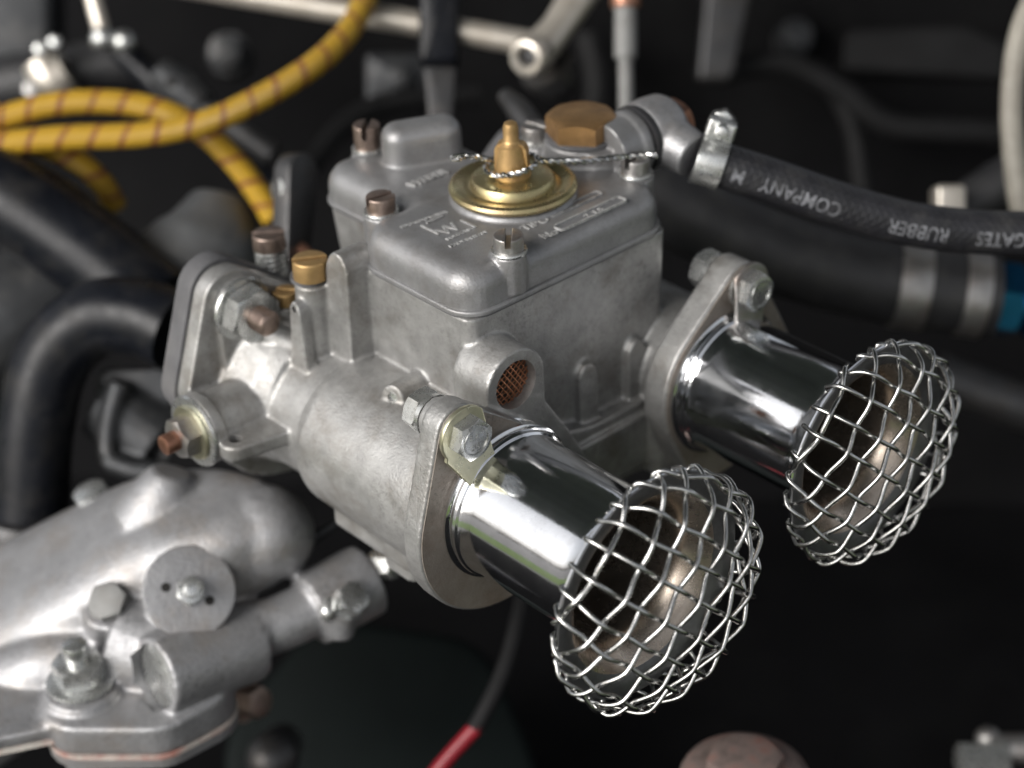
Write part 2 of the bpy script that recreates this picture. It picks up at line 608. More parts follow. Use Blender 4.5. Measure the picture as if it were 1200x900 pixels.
def put_text(mb, body, size, O, Ud, Vd, extrude=0.2, bold=0.02):
    vs_, fs = text_mb(body, size, extrude, bold=bold)
    O = Vector(O); Ud = Vector(Ud).normalized(); Vd = Vector(Vd).normalized(); W = Ud.cross(Vd)
    b = len(mb.v)
    mb.v += [tuple(O + Ud * p.x + Vd * p.y + W * p.z) for p in vs_]
    mb.f += [tuple(b + i for i in f) for f in fs]


def struct(o):
    o['kind'] = 'structure'
    return o


CAMDIR = Vector((0.643, -0.557, 0.526))     # roughly from the carburettor towards the open side of the bay

# ------------------------------------------------------------------ the setting: dark engine bay
# back panel and floor panel of black-painted sheet steel
b = MB()
b.prism(fillet([(-800, -420), (800, -420), (800, 420), (-800, 420)], 30), -8, 0, O=(-345, 305.4, -209.5), W=(0.64, -0.72, 0.25), U=(0.747, 0.664, 0))
struct(b.build('bay_panel', 'bay_paint'))
b = MB()
b.prism(fillet([(-800, -700), (800, -700), (800, 700), (-800, 700)], 40), -10, 0, O=(0, 60, -300), W=(0, 0, 1), U=(1, 0, 0))
struct(b.build('bay_floor', 'bay_paint'))

# raised bonnet above the engine: closes off the sky overhead, leaves it open towards the near side
b = MB()
b.prism(fillet([(-1000, -620), (420, -620), (420, 620), (-1000, 620)], 60), 0, 14, O=(0, 130, 590), W=(0, 0.16, 0.987), U=(1, 0, 0), bev=3, bevb=3)
struct(b.build('bonnet_underside', 'bonnet_paint'))
b = MB()
b.prism([(-60000, -60000), (60000, -60000), (60000, 60000), (-60000, 60000)], -20, 0, O=(0, 0, -850), W=(0, 0, 1), U=(1, 0, 0))
struct(b.build('ground', 'tarmac'))
b = MB()
b.lathe([(2500, -850), (2500, -842), (4300, -842), (4300, -850)], (0, 0, 0), (0, 0, 1), 64, closed=True)
struct(b.build('grass_verge', 'grass'))

# ------------------------------------------------------------------ the carburettor
carb = thing('carburettor', 'twin-barrel cast aluminium carburettor with float bowl, in the middle', 'carburettor', (-55, 45, -33))

body = MB()
XA = (1, 0, 0)


def yz(outline_yz, x0, x1, bev=0.0, bevb=0.0):
    """solid from an outline in the Y-Z plane, extruded along X"""
    body.prism(outline_yz, x0, x1, O=(0, 0, 0), W=XA, U=(0, 1, 0), bev=bev, bevb=bevb)


YB, ZB = (-15.2, 98.5), (30.3, 29.5)


def horn_flange(side, d):
    if side == 0:
        return hull([(0 + (31.8 - d) * math.cos(R(a)), -3.4 + (31.8 - d) * math.sin(R(a))) for a in range(165, 292, 4)] + circ(0, 0, 22.0, 48) + circ(YB[0], ZB[0], 7.8 - d, 24))
    return hull([(90 + (31.8 - d) * math.cos(R(a)), -3.4 + (31.8 - d) * math.sin(R(a))) for a in range(-112, 16, 4)] + circ(90, 0, 25.4 - d, 48) + circ(YB[1], ZB[1], 7.8 - d, 24))


for side in (0, 1):
    def my(y):
        return y if side == 0 else 90 - y
    yc = my(0)
    # barrel: venturi chamber, waist, throttle chamber
    body.lathe([(21, -69), (24, -67), (24.8, -64.5), (24.8, -6)] if side == 0 else [(21, -69), (24.8, -64.5), (24.8, -22), (17.5, -19), (17.5, -4)], (0, yc, -6), XA, 72)
    body.lathe([(22.6, -92), (22.2, -62)], (0, yc, -4.5), XA, 64)
    body.lathe([(29, -104), (27, -97), (25, -88), (22, -83)], (0, yc, -2), XA, 64)
    # parting-line skirt under the barrel
    body.prism(rrect(-62, -8, min(my(-17), my(20)), max(my(-17), my(20)), 3), -30.5, -12, W=(0, 0, 1), U=(1, 0, 0))
    # air-horn flange with its bolt ear
    yz(horn_flange(side, 0), -7 if side == 0 else -9, 0)
    body.cyl((0, YB[side], ZB[side]), XA, 6.4, -10, -3)
    # engine flange with stud ears
    yz(hull(circ(my(-18), 32.5, 10, 28) + circ(my(-26.5), 5, 11, 24) + circ(yc, -6, 31, 40)), -107.5, -101)
    body.prism(hull(circ(my(-16), 30, 8.5, 24) + circ(yc, 4, 24, 40)), -104, -99, W=XA, U=(0, 1, 0))
    # fillet web from waist up to the ear
    body.tube([(-104, my(-13), 23), (-94, my(-9), 20), (-84, my(-5), 16)], [7, 6, 4], 16)
# bridge between the barrels
yz(hull([(0, -27), (90, -27), (90, -8), (0, -8)]), -60, -12)
yz(fillet([(18, -30), (82, -30), (82, 2), (70, -4.5), (48, -4), (18, 4)], 3), -22, -13.8)
body.cyl((0, 90, 0), XA, 19.5, -24, -4, 48)
# float bowl, slightly drafted
body.loft([[(x, y, z) for x, y in rrect(-68 + d, -18.5 - d * .4, 6 + d, 85.4 - d, 3.6)] for d, z in ((2.4, -20), (1.2, 15), (0.0, 47.5))])
# rear bowl extension under the lid's tail
body.loft([[(x, y, z) for x, y in rrect(-108 + d, -62, 24.5 + d, 66 - d, 5)] for d, z in ((3, 5), (0.0, 47.5))])
body.prism(rrect(-102, -60, 10, 80, 4), -20, 14, W=(0, 0, 1), U=(1, 0, 0))
# filter boss on the bowl's face
yz(hull(circ(12.2, 29.7, 11.0, 40) + [(1.8, 24), (1.8, 6), (23.4, 17)]), -22, -7.0)
yz(fillet([(-6, 20), (4, 24), (20, 24), (26, 15), (33, 4), (42, -14), (36, -18), (-6, -14)], 7), -18, -6.8)
# two cast ribs below it
for y0, z1 in ((45.4, 16.5), (66, 16)):
    yz(fillet([(y0, -20), (y0 + 7.6, -20), (y0 + 7.6, z1 - 3), (y0 + 5, z1), (y0 + 2.6, z1), (y0, z1 - 3)], 2.2), -22, -16.2)
# stub of a drilled passage on the barrel's shoulder
body.cyl((-43.4, 6, 17.2), (0.26, -1, 0.16), 3.9, -4, 13.0, 24)
# tall jet tower left of the bowl
body.prism(fillet([(-77, 10), (-65, 10), (-63.2, 50), (-66, 54.2), (-70, 54.2), (-73.6, 49)], 3.5), -9, 2, O=(0, 0, 0), W=(0, -1, 0), U=(1, 0, 0))
# progression-hole post and its fin
body.cyl((-80.5, -3.5, 0), (0.04, 0, 1), 5.3, 10, 42, 28)
body.prism(fillet([(-83, 8), (-74, 8), (-75.4, 36), (-78, 39), (-80.5, 36)], 2.5), -1.5, 2, O=(0, -9.5, 0), W=(0, -1, 0), U=(1, 0, 0))
# small boss for the brass air screw
body.cyl((-96, -2, 0), (0, 0, 1), 4.6, 8, 27, 24)
# idle screw boss
body.cyl((-113.5, 6, 0), (0, 0, 1), 5.6, 2, 25, 24)
# throttle spindle housing
body.cyl((-93, 0, 0), (0, -1, 0), 9.5, 20, 40, 36, r2=10.2)
body.cyl((-93, 0, 0), (0, -1, 0), 11.3, 37, 41, 36)
# lug beside the spindle, with a vertical hole
body.prism(hull(circ(-80, -36, 5.2, 24) + [(-84, -22), (-72, -22)]), -4.5, 0.5, W=(0, 0, 1), U=(1, 0, 0))
# small square lug under the barrel near the air-horn flange
body.prism(rrect(-40, -26, -15, -5, 2), -36, -26, W=(0, 0, 1), U=(1, 0, 0))
cut = MB()
for yc in (0, 90):
    cut.lathe([(14, -58), (16.5, -30), (17, 4)], (0, yc, 0), XA, 64)
cut.cyl((0, 12.2, 29.7), XA, 7.5, -20, 0, 48)
cut.cyl((-80, -36, 0), (0, 0, 1), 2.2, -8, 6, 20)
cut.cyl((-78, -9, 35.5), (0, -1, 0), 1.1, -3, 6, 16)
cut.prism(fillet([(53.5, -34), (60, -34), (60, -17), (53.5, -15.5)], 1.5), -10, 2, O=(0, 0, 0), W=XA, U=(0, 1, 0))
cut.cyl((-43.4, 6, 17.2), (0.26, -1, 0.16), 1.7, 12.0, 20, 20)
carb_body = fuse('body', body, 'cast_aluminium', carb, 0.6, 5, cut)

# machined faces of the air-horn flanges (a skin proud of the casting)
for side in (0, 1):
    my = (lambda y: y) if side == 0 else (lambda y: 90 - y)
    f = MB()
    o_ = horn_flange(side, 0.8)
    # ring plate: outline to bore
    n = 96
    def ray(poly, cx, cy, a):
        d = Vector((math.cos(a), math.sin(a))); best = 0
        for i in range(len(poly)):
            p = Vector(poly[i - 1]) - Vector((cx, cy)); q = Vector(poly[i]) - Vector((cx, cy)); e = q - p
            den = d.x * e.y - d.y * e.x
            if abs(den) < 1e-9: continue
            t = (p.x * e.y - p.y * e.x) / den; u = (p.x * d.y - p.y * d.x) / den
            if t > 0 and -1e-6 <= u <= 1 + 1e-6: best = max(best, t)
        return best
    lo, li = [], []
    for k in range(n):
        a = 2 * math.pi * k / n
        r_ = ray(o_, my(0), 0, a)
        lo.append((my(0) + r_ * math.cos(a), r_ * math.sin(a))); li.append((my(0) + 21 * math.cos(a), 21 * math.sin(a)))
    f.ring([[(-0.6, *p) for p in lo], [(0.25, *p) for p in lo], [(0.25, *p) for p in li], [(-0.6, *p) for p in li]])
    f.build('flange_face', 'machined_face', carb, 30)

# ---- lid
lid = MB()


def lid_piece(x0, x1, y0, y1, rc, z0, zt, rs):
    loops = [[(x, y, z0) for x, y in rrect(x0, x1, y0, y1, rc)]]
    base = zt - rs
    for k in range(9):
        t = math.pi / 2 * k / 8
        d = rs * (1 - math.cos(t))
        loops.append([(x, y, base + rs * math.sin(t)) for x, y in rrect(x0 + d, x1 - d, y0 + d, y1 - d, max(0.6, rc - d))])
    lid.loft(loops)


lid_piece(-68.5, -18.2, 5.6, 85.8, 9.5, 48.2, 61, 6.4)
lid_piece(-110, -56, 23.5, 67, 9, 48.2, 60.5, 7)
# bosses
lid.cyl((-21.4, 24.2, 0), (0, 0, 1), 5.0, 50, 62, 32)
lid.cyl((-72, 19, 0), (0, 0, 1), 5.6, 48, 58.5, 32)
lid.cyl((-104, 40, 0), (0, 0, 1), 5.2, 50, 61.5, 32)
lid.cyl((-32, 85, 0), (0, 0, 1), 5.8, 48, 61, 32)
lid.cyl((-71, 80, 0), (0, 0, 1), 5.6, 48, 61, 32)
# seat of the inspection cover
lid.lathe([(19.0, 56), (18.2, 62.2), (17.4, 62.8)], (-48, 50, 0), (0, 0, 1), 56)
# inlet boss below the brass plug, and its side outlet
lid.lathe([(13, 54), (12, 60), (11.6, 66), (11, 66.6)], (-54, 84, 0), (0, 0, 1), 48)
lid.cyl((-44.5, 84, 63.8), (0.0, 1, 0), 9.8, 0, 12, 40)
lid.cyl((-44.5, 84, 63.8), (0.0, 1, 0), 10.6, 8.5, 12, 40)
lid.cyl((-48, 84, 0), (0, 0, 1), 8, 50, 66, 32)
# raised block on the tail
u = Vector((0.42, 0.907, 0)); 
lid.prism(rrect(-12.5, 12.5, -6.2, 6.2, 5.6), 56, 73, O=(-88.5, 49, 0), W=(0, 0, 1), U=u, bev=4.5, seg=5)
cutl = MB()
cutl.cyl((-48, 50, 0), (0, 0, 1), 15, 61.5, 70, 40)
carb_lid = fuse('lid', lid, 'lid_casting', carb, 0.55, 6, cutl)
# thin rim of the lid at the joint, with the paper joint under it
g = MB()
g.prism(rrect(-69, -17.4, 4.9, 86.5, 9.5), 47.9, 49.6, W=(0, 0, 1), U=(1, 0, 0), bev=0.7, bevb=0.3)
g.prism(rrect(-110.4, -60, 23.0, 67.5, 9), 47.95, 49.5, W=(0, 0, 1), U=(1, 0, 0), bev=0.6, bevb=0.3)
g.build('lid_rim', 'lid_casting', carb_lid)
g = MB()
g.prism(rrect(-68.2, -18.0, 5.5, 86.0, 9), 47.2, 47.95, W=(0, 0, 1), U=(1, 0, 0))
g.prism(rrect(-109.6, -61, 23.6, 66.8, 8.6), 47.2, 47.93, W=(0, 0, 1), U=(1, 0, 0))
g.build('lid_gasket', 'gasket', carb_lid)

# raised lettering of the casting
ZT = 61.1
YD, XN = (0, 1, 0), (-1, 0, 0)
t = MB()
put_text(t, 'EDOARDO WEBER', 1.9, (-55.6, 13.5, ZT), (0.12, 1, 0), (-1, 0.12, 0))
t.build('lettering', 'raised_mark', carb_lid)
t = MB()
put_text(t, 'MADE IN ITALY', 2.0, (-36.4, 15.5, ZT), (0.06, 1, 0), (-1, 0.06, 0))
t.build('lettering', 'raised_mark', carb_lid)
t = MB()
for a, c in (((-52.8, 18.5), (-45, 18.5)), ((-52.8, 26.5), (-52.8, 20.5)), ((-47, 28.6), (-40.5, 28.6))):
    d = (Vector(c) - Vector(a)).normalized(); nrm = Vector((-d.y, d.x)) * 0.35
    t.prism([tuple(Vector(a) + nrm), tuple(Vector(a) - nrm), tuple(Vector(c) - nrm), tuple(Vector(c) + nrm)], ZT - .3, ZT + .35, W=(0, 0, 1), U=(1, 0, 0))
put_text(t, 'W', 6.5, (-43.5, 19.2, ZT), YD, XN, bold=0.1)
put_text(t, 'BOLOGNA', 2.0, (-40.3, 17.8, ZT), YD, XN)
t.build('emblem', 'raised_mark', carb_lid)
t = MB()
put_text(t, 'TIPO', 4.3, (-28.6, 37.2, ZT), (0.06, 1, 0), (-1, 0.06, 0), bold=0.06)
t.build('lettering', 'raised_mark', carb_lid)
t = MB()
put_text(t, 'No', 4.3, (-21.0, 37.4, ZT), (0.06, 1, 0), (-1, 0.06, 0), bold=0.06)
t.build('lettering', 'raised_mark', carb_lid)
t = MB()
put_text(t, 'WEBER', 4.4, (-74.5, 33, 60.9), (0.05, 1, 0), (-1, 0.05, 0), 0.4, bold=0.06)
t.build('lettering', 'raised_mark', carb_lid)
for x0, x1, y0, y1 in ((-32.2, -29.0, 47.5, 69), (-25.0, -20.8, 44.0, 71)):
    t = MB()
    o_ = rrect(x0, x1, y0, y1, 1.4); i_ = rrect(x0 + .55, x1 - .55, y0 + .55, y1 - .55, .9)
    t.ring([[(*p, ZT - .3) for p in o_], [(*p, ZT + .4) for p in o_], [(*p, ZT + .4) for p in i_], [(*p, ZT - .3) for p in i_]])
    t.build('number_frame', 'raised_mark', carb_lid)
t = MB()
put_text(t, '2  1 5', 3.0, (-21.7, 55, ZT), (0.03, 1, 0), (-1, 0.03, 0))
t.build('lettering', 'raised_mark', carb_lid)


# ---- slotted cheese-head screws of the lid
def cheese_screw(name, O, r, h, slot_a, m, parent, washer=True):
    """cheese head made of two half heads either side of a real slot, on a spring washer"""
    b = MB(); O = Vector(O)
    hw = 0.2 * r
    for sgn in (0, math.pi):
        arc = []
        a_ = math.asin(hw / r)
        for k in range(17):
            t_ = a_ + (math.pi - 2 * a_) * k / 16
            arc.append((r * math.cos(t_), r * math.sin(t_)))
        c_, s_ = math.cos(slot_a + sgn), math.sin(slot_a + sgn)
        ol = [(p[0] * c_ - p[1] * s_, p[0] * s_ + p[1] * c_) for p in arc]
        b.prism(ol, h * .45, h, O=O, W=(0, 0, 1), U=(1, 0, 0), bev=r * .12)
    b.cyl(O, (0, 0, 1), r * .995, 0.0, h * .47, 32)
    o = b.build(name, m, parent)
    if washer:
        wsh = MB()
        wsh.lathe([(r * .5, -1.0), (r * 1.18, -1.0), (r * 1.22, -.5), (r * 1.18, -.02), (r * .5, -.02)], O, (0, 0, 1), 36)
        wsh.build('spring_washer', 'zinc_steel', o if False else parent)
    return o


cheese_screw('screw', (-21.4, 24.2, 63.0), 4.3, 4.4, R(135), 'dull_steel', carb_lid)
cheese_screw('screw', (-72, 19, 59.5), 4.4, 4.6, R(80), 'dull_copper', carb_lid)
cheese_screw('screw', (-104, 40, 62.5), 4.2, 7.5, R(130), 'dull_copper', carb_lid)
cheese_screw('screw', (-32, 85, 62.0), 4.4, 4.6, R(100), 'dull_steel', carb_lid)
cheese_screw('screw', (-71, 80, 62.0), 4.2, 4.6, R(10), 'dull_steel', carb_lid)

# ---- inspection cover: pressed plate with a yellow passivated finish
cov = MB()
cov.lathe([(3, 62.9), (17.8, 62.9), (18.8, 63.5), (19.1, 64.4), (18.7, 65.4), (17.8, 65.9), (16.6, 65.7), (15.0, 64.9), (13.4, 64.7),
           (12.8, 65.0), (12.5, 66.6), (11.8, 67.5), (10.5, 67.8), (3, 68.1)], (-48, 50, 0), (0, 0, 1), 72)
cover = cov.build('inspection_cover', 'yellow_zinc', carb)
st = MB()
st.lathe([(5.6, 68.0), (5.4, 69.4), (4.4, 74.5), (4.0, 77.6), (2.6, 78.6), (2.3, 79.2), (2.3, 83.0), (1.9, 84.4), (1.1, 84.9)], (-48, 50, 0), (0, 0, 1), 32)
for a in (R(35), R(215)):
    d = Vector((math.cos(a), math.sin(a), 0))
    st.prism(fillet([(0, 69.5), (5.0, 69.5), (4.8, 76.6), (3.6, 78.4), (0, 78.4)], 1.2), -1.7, 1.7, O=(-48, 50, 0), W=d.cross((0, 0, 1)), U=d)
st.build('wing_nut', 'bright_brass', cover)

# ---- brass inlet plug
pl = MB()
pl.cyl((-54, 84, 0), (0, 0, 1), 11.3, 66.5, 67.9, 48, bev=0.3)
pl.build('plug_washer', 'gasket', carb)
pl = MB()
pl.hexa((-54, 84, 0), (0, 0, 1), 19.4, 67.8, 74.4, R(8))
pl.build('inlet_plug', 'brass', carb)

# ---- gauze of the filter boss
gz = MB()
for k in range(-5, 6):
    c = k * 1.5
    h_ = math.sqrt(max(0.0, 8.0 ** 2 - c * c))
    if h_ < 1: continue
    for fam in (0, 1):
        pts = []
        for i in range(13):
            t_ = -h_ + 2 * h_ * i / 12
            y_, z_ = ((c, t_) if fam == 0 else (t_, c))
            yy, zz = (y_ * .82 - z_ * .57, y_ * .57 + z_ * .82)
            pts.append((-9.8 + 0.2 * math.sin(i * 2.2 + k * math.pi + fam * 1.5) - (yy * yy + zz * zz) * .012, 12.2 + yy, 29.7 + zz))
        gz.tube(pts, 0.22, 5, 1, smooth=False)
gz_o = gz.build('gauze', 'copper_gauze', carb)
gz_o['kind'] = 'stuff'
gz = MB()
gz.cyl((0, 12.2, 29.7), XA, 7.45, -20.1, -19.6, 40)
gz.build('filter_cavity', 'dark_void', carb)

# ---- jets and screws on the engine side
j = MB()
j.cyl((-80.5, -3.5, 42), (0.04, 0, 1), 5.4, 0, 1.2, 32)
j.build('jet_washer', 'gasket', carb)
cheese_screw('brass_jet_cap', (-79.0, -3.5, 43.2), 5.3, 6.2, R(60), 'bright_brass', carb, False)
cheese_screw('brass_air_screw', (-96, -2, 27.2), 3.9, 4.2, R(35), 'bright_brass', carb, False)
# spring-loaded idle screw
sp = MB()
pts = []
for i in range(6 * 14 + 1):
    a = 2 * math.pi * i / 14
    pts.append((-113.5 + 4.3 * math.cos(a), 6 + 4.3 * math.sin(a), 25.6 + i * 10.5 / 84))
sp.tube(pts, 0.75, 6, 1, smooth=False)
sp.build('spring', 'zinc_steel', carb)
j = MB()
j.cyl((-113.5, 6, 0), (0, 0, 1), 2.6, 20, 38, 20)
j.build('screw_shank', 'dull_steel', carb)
cheese_screw('idle_screw', (-113.5, 6, 36.6), 5.2, 5.2, R(55), 'dull_copper', carb, False)

# ---- drilled passage plug
j = MB()
j.lathe([(1.9, 11.8), (1.8, 12.6), (1.2, 12.7), (0.9, 12.3)], (-43.4, 6, 17.2), (0.26, -1, 0.16), 20)
j.build('passage_plug', 'zinc_steel', carb)

# ---- throttle spindle end
j = MB()
j.lathe([(4, 41), (11.2, 41), (11.6, 41.6), (11.2, 42.4), (4, 42.4)], (-93, 0, 0), (0, -1, 0), 44)
j.build('spindle_washer', 'zinc_steel', carb)
j = MB()
j.lathe([(4, 42.4), (8.6, 42.4), (8.9, 42.9), (8.5, 43.6), (4, 43.7)], (-93, 0, 0), (0, -1, 0), 40)
j.build('tab_washer', 'pale_zinc', carb)
j = MB()
j.hexa((-93, 0, 0), (0, -1, 0), 11.5, 43.7, 48.6, R(20))
j.build('spindle_nut', 'dull_steel', carb)
j = MB()
j.cyl((-93, 0, 0), (0, -1, 0), 3.2, 47, 53.2, 24, bev=0.6)
j.build('spindle', 'copper', carb)

# ---- stud nuts on the engine flange
for side in (0, 1):
    y = -15.5 if side == 0 else 105.5
    j = MB()
    j.lathe([(5, -100.2), (10.0, -100.2), (10.2, -99.6), (9.8, -98.9), (5, -98.9)], (0, y, 29), XA, 36)
    nw = j.build('stud_washer', 'zinc_steel', carb)
    j = MB()
    j.hexa((0, y, 29), XA, 15.5, -98.9, -91.5, R(10), both=True)
    j.build('stud_nut', 'zinc_steel', carb)
    j = MB()
    prof = []
    for i in range(10):
        prof += [(4.0, -93 + i * 0.75), (3.6, -93 + i * .75 + .37)]
    prof += [(3.2, -85.2), (2.6, -84.9)]
    j.lathe(prof, (0, y, 29), XA, 28)
    j.build('stud', 'dull_copper', carb)

# ---- retaining clips, bolts and nuts of the air horns
for side in (0, 1):
    my = (lambda y: y) if side == 0 else (lambda y: 90 - y)
    yb, zb = YB[side], ZB[side]
    sg = 1 if side == 0 else -1
    j = MB()
    arc = circ(0, 0, 8.4, 17, R(40), R(215))
    conc = [(-1.8 + 9.6 * k / 6, -14.6 + 6.0 * k / 6 + 1.3 * math.sin(math.pi * k / 6)) for k in range(7)]
    ol = arc + [(-7.2, -6.0)] + conc + [(7.6, -6.8)]
    ol = [(yb + sg * p[0], zb + p[1]) for p in ol]
    j.prism(ol, 1.6, 3.0, W=XA, U=(0, 1, 0), bev=0.35, bevb=0.2)
    for i, p in enumerate(j.v):
        d = sg * (p[1] - yb) * .42 - (p[2] - zb) * .9 - 4.6
        j.v[i] = (p[0] + max(0.0, d) * .42, p[1], p[2])
    clip = j.build('retaining_clip', 'pale_zinc' if side == 0 else 'dull_steel', carb)
    j = MB()
    j.lathe([(4, 0.3), (6.6, 0.3), (6.6, 1.55), (4, 1.55)], (0, yb, zb), XA, 32)
    j.build('spacer', 'zinc_steel', carb)
    j = MB()
    j.hexa((0, yb, zb), XA, 11.0, 3.05, 7.4, R(12))
    j.lathe([(4.5, 7.35), (4.5, 7.7), (4.05, 7.7), (4.05, 7.35)], (0, yb, zb), XA, 32, closed=True)
    bolt = j.build('clip_bolt', 'zinc_steel', carb)
    if side == 0:
        j = MB()
        put_text(j, '8.8', 2.8, (7.4, yb - 2.3, zb + .4), (0, 1, 0), (0, 0, 1), 0.25, 0.03)
        put_text(j, 'SU', 2.6, (7.4, yb - 1.9, zb - 2.6), (0, 1, 0), (0, 0, 1), 0.25, 0.03)
        j.build('grade_mark', 'zinc_steel', bolt)
    j = MB()
    j.lathe([(3, -11.5), (6.4, -11.5), (6.4, -10.1), (3, -10.1)], (0, yb, zb), XA, 32)
    j.build('spring_washer', 'zinc_steel', carb)
    j = MB()
    j.hexa((0, yb, zb), XA, 11.5, -17, -11.5, R(5), both=True)
    j.build('clip_nut', 'zinc_steel', carb)

# ---- insulator block between carburettor and engine
j = MB()
for side in (0, 1):
    my = (lambda y: y) if side == 0 else (lambda y: 90 - y)
    j.prism(hull(circ(my(-18), 33, 10.6, 28) + circ(my(-27), 4.5, 11.4, 24) + circ(my(0), -6, 31.4, 40)), -115, -107.6, W=XA, U=(0, 1, 0), bev=0.6, bevb=0.6)
j.build('insulator', 'gasket', carb)


# ------------------------------------------------------------------ velocity stacks
def velocity_stack(yc, label):
    t_ = thing('velocity_stack', label, 'air horn', (0, yc, -21), 'polished velocity stacks')
    b = MB()
    O = (0, yc, 0)
    prof = [(20.4, -9.8), (22.8, -9.8), (22.9, -4.6), (22.5, -4.2), (22.5, -3.6), (22.9, -3.2), (23.2, 0.3), (23.5, 0.8), (23.5, 1.4), (22.9, 1.8), (22.3, 2.0), (22.2, 2.6), (22.5, 3.2), (22.3, 4.0), (21.7, 4.6), (21.4, 5.5), (21.4, 9)]
    b.lathe(prof + [(20.4, 9)], O, XA, 96, closed=True)
    b.build('collar', 'polished_aluminium', t_, 25)
    b = MB()
    out = [(21.4, 8.8), (21.3, 25), (21.3, 42)]
    fl = [(21.3 + 11.9 * (1 - math.cos(a)), 44.2 + 11.9 * math.sin(a)) for a in [R(k * 7.5) for k in range(0, 13)]]
    inn = [(r - 1.25 * (1 - k / 12) - 0.05, x + 0.2 + 1.0 * (k / 12)) for k, (r, x) in enumerate(fl)]
    lip = [(33.9, 56.6), (33.6, 57.0)]
    b.lathe(out + fl + lip, O, XA, 128)
    me = None
    b2 = MB()
    U_, V_, W_ = frame(XA)
    b = MB()
    prof = out + fl + lip + inn[::-1] + [(20.0, 42), (20.0, 8.8)]
    b.lathe(prof, O, XA, 128, closed=True)
    o = b.build('tube', 'polished_aluminium', t_, 40)
    # bore's tan colour paints in a warm reflection, bell is dark grey: second slot on the inward faces
    o.data.materials.append(MATS['tan_reflection_bore'])
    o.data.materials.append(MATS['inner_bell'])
    cy = (yc - t_['_mm'][1]) * S; cz = (0 - t_['_mm'][2]) * S
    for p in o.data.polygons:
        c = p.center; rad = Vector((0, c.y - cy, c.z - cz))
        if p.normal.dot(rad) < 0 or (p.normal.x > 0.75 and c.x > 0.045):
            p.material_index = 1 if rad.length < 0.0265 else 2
    return t_


velocity_stack(0, 'nearer polished air horn, bolted to the front barrel')
velocity_stack(90, 'farther polished air horn, standing on the rear barrel')


# ------------------------------------------------------------------ wire mesh guards over the bells
def mesh_guard(yc, label, L0, R0, h, seed, rot, pitch=8.0):
    t_ = thing('mesh_guard', label, 'mesh guard', (L0, yc, -R0), 'woven wire guards on the air horns')
    rnd = random.Random(seed)
    # profile by arc length from the apex
    prof = []
    for k in range(81):
        t = math.pi / 2 * k / 80
        prof.append((R0 * math.sin(t) ** 0.9, L0 + h * math.cos(t) ** 0.85))
    for k in range(1, 7):
        prof.append((R0 - 0.06 * k * k * .35, L0 - 0.55 * k))
    s = [0.0]
    for a, c in zip(prof, prof[1:]):
        s.append(s[-1] + math.hypot(c[0] - a[0], c[1] - a[1]))
    SM = s[-1]

    def surf(p, off):
        d = math.hypot(*p)
        d_ = min(d, SM)
        i = 0
        lo_, hi_ = 0, len(s) - 1
        while hi_ - lo_ > 1:
            mid = (lo_ + hi_) // 2
            if s[mid] <= d_: lo_ = mid
            else: hi_ = mid
        f = (d_ - s[lo_]) / max(1e-9, s[hi_] - s[lo_])
        r = prof[lo_][0] + (prof[hi_][0] - prof[lo_][0]) * f
        x = prof[lo_][1] + (prof[hi_][1] - prof[lo_][1]) * f
        tx, tr = prof[hi_][1] - prof[lo_][1], prof[hi_][0] - prof[lo_][0]
        ln = math.hypot(tx, tr); nx, nr = tr / ln, -tx / ln
        ux, uy = (p[0] / d, p[1] / d) if d > 1e-6 else (1, 0)
        r += nr * off; x += nx * off
        return (x, yc + ux * r, uy * r)
    c_, s_ = math.cos(rot), math.sin(rot)
    K = int(SM / pitch) + 1
    for fam in (0, 1):
        for k in range(-K, K + 1):
            c0 = (k + (0.35 if fam else 0.5)) * pitch + rnd.uniform(-.9, .9)
            if abs(c0) > SM - 3.2: continue
            lim = math.sqrt(SM * SM - c0 * c0)
            n = max(10, int(2 * lim / 0.9))
            pts = []
            ph = rnd.uniform(-.06, .06)
            bow = rnd.uniform(-.03, .03)
            for i in range(n + 1):
                t = -lim + 2 * lim * i / n
                a = (t - (0.5 if fam else 0.35) * pitch) / pitch
                sn = math.sin(math.pi * (a + 0.5 + k) + ph * 3)
                w_ = (0.45 * sn + 0.55 * math.asin(sn) * 2 / math.pi) * (1 if fam == 0 else -1) * 1.0
                c1 = c0 + bow * t * 0.4 + 0.45 * mnoise.noise(Vector((t * .12, c0, seed)))
                w_ *= min(1.0, (lim - abs(t)) / 3.0)
                q = (t, c1) if fam == 0 else (c1, t)
                pts.append(surf((q[0] * c_ - q[1] * s_, q[0] * s_ + q[1] * c_), w_ + 0.55))
            # cut ends fold over the edge of the bell
            for e, nb in ((0, 1), (-1, -2)):
                q = Vector(pts[e]); ctr = Vector((q.x, yc, 0))
                inw = (ctr - q).normalized()
                ex = q + inw * 1.5 + Vector((-0.25, 0, 0))
                if e == 0: pts.insert(0, tuple(ex))
                else: pts.append(tuple(ex))
            b = MB()
            b.tube(pts, 0.70, 8, 1, smooth=False)
            b.build('wire', 'bright_wire', t_, 60)
    return t_


mesh_guard(0, 'woven wire dome over the mouth of the nearer air horn', 59.2, 34.2, 15.5, 3, R(45))
mesh_guard(90, 'woven wire dome over the mouth of the farther air horn', 58.2, 33.6, 12.5, 11, R(47))


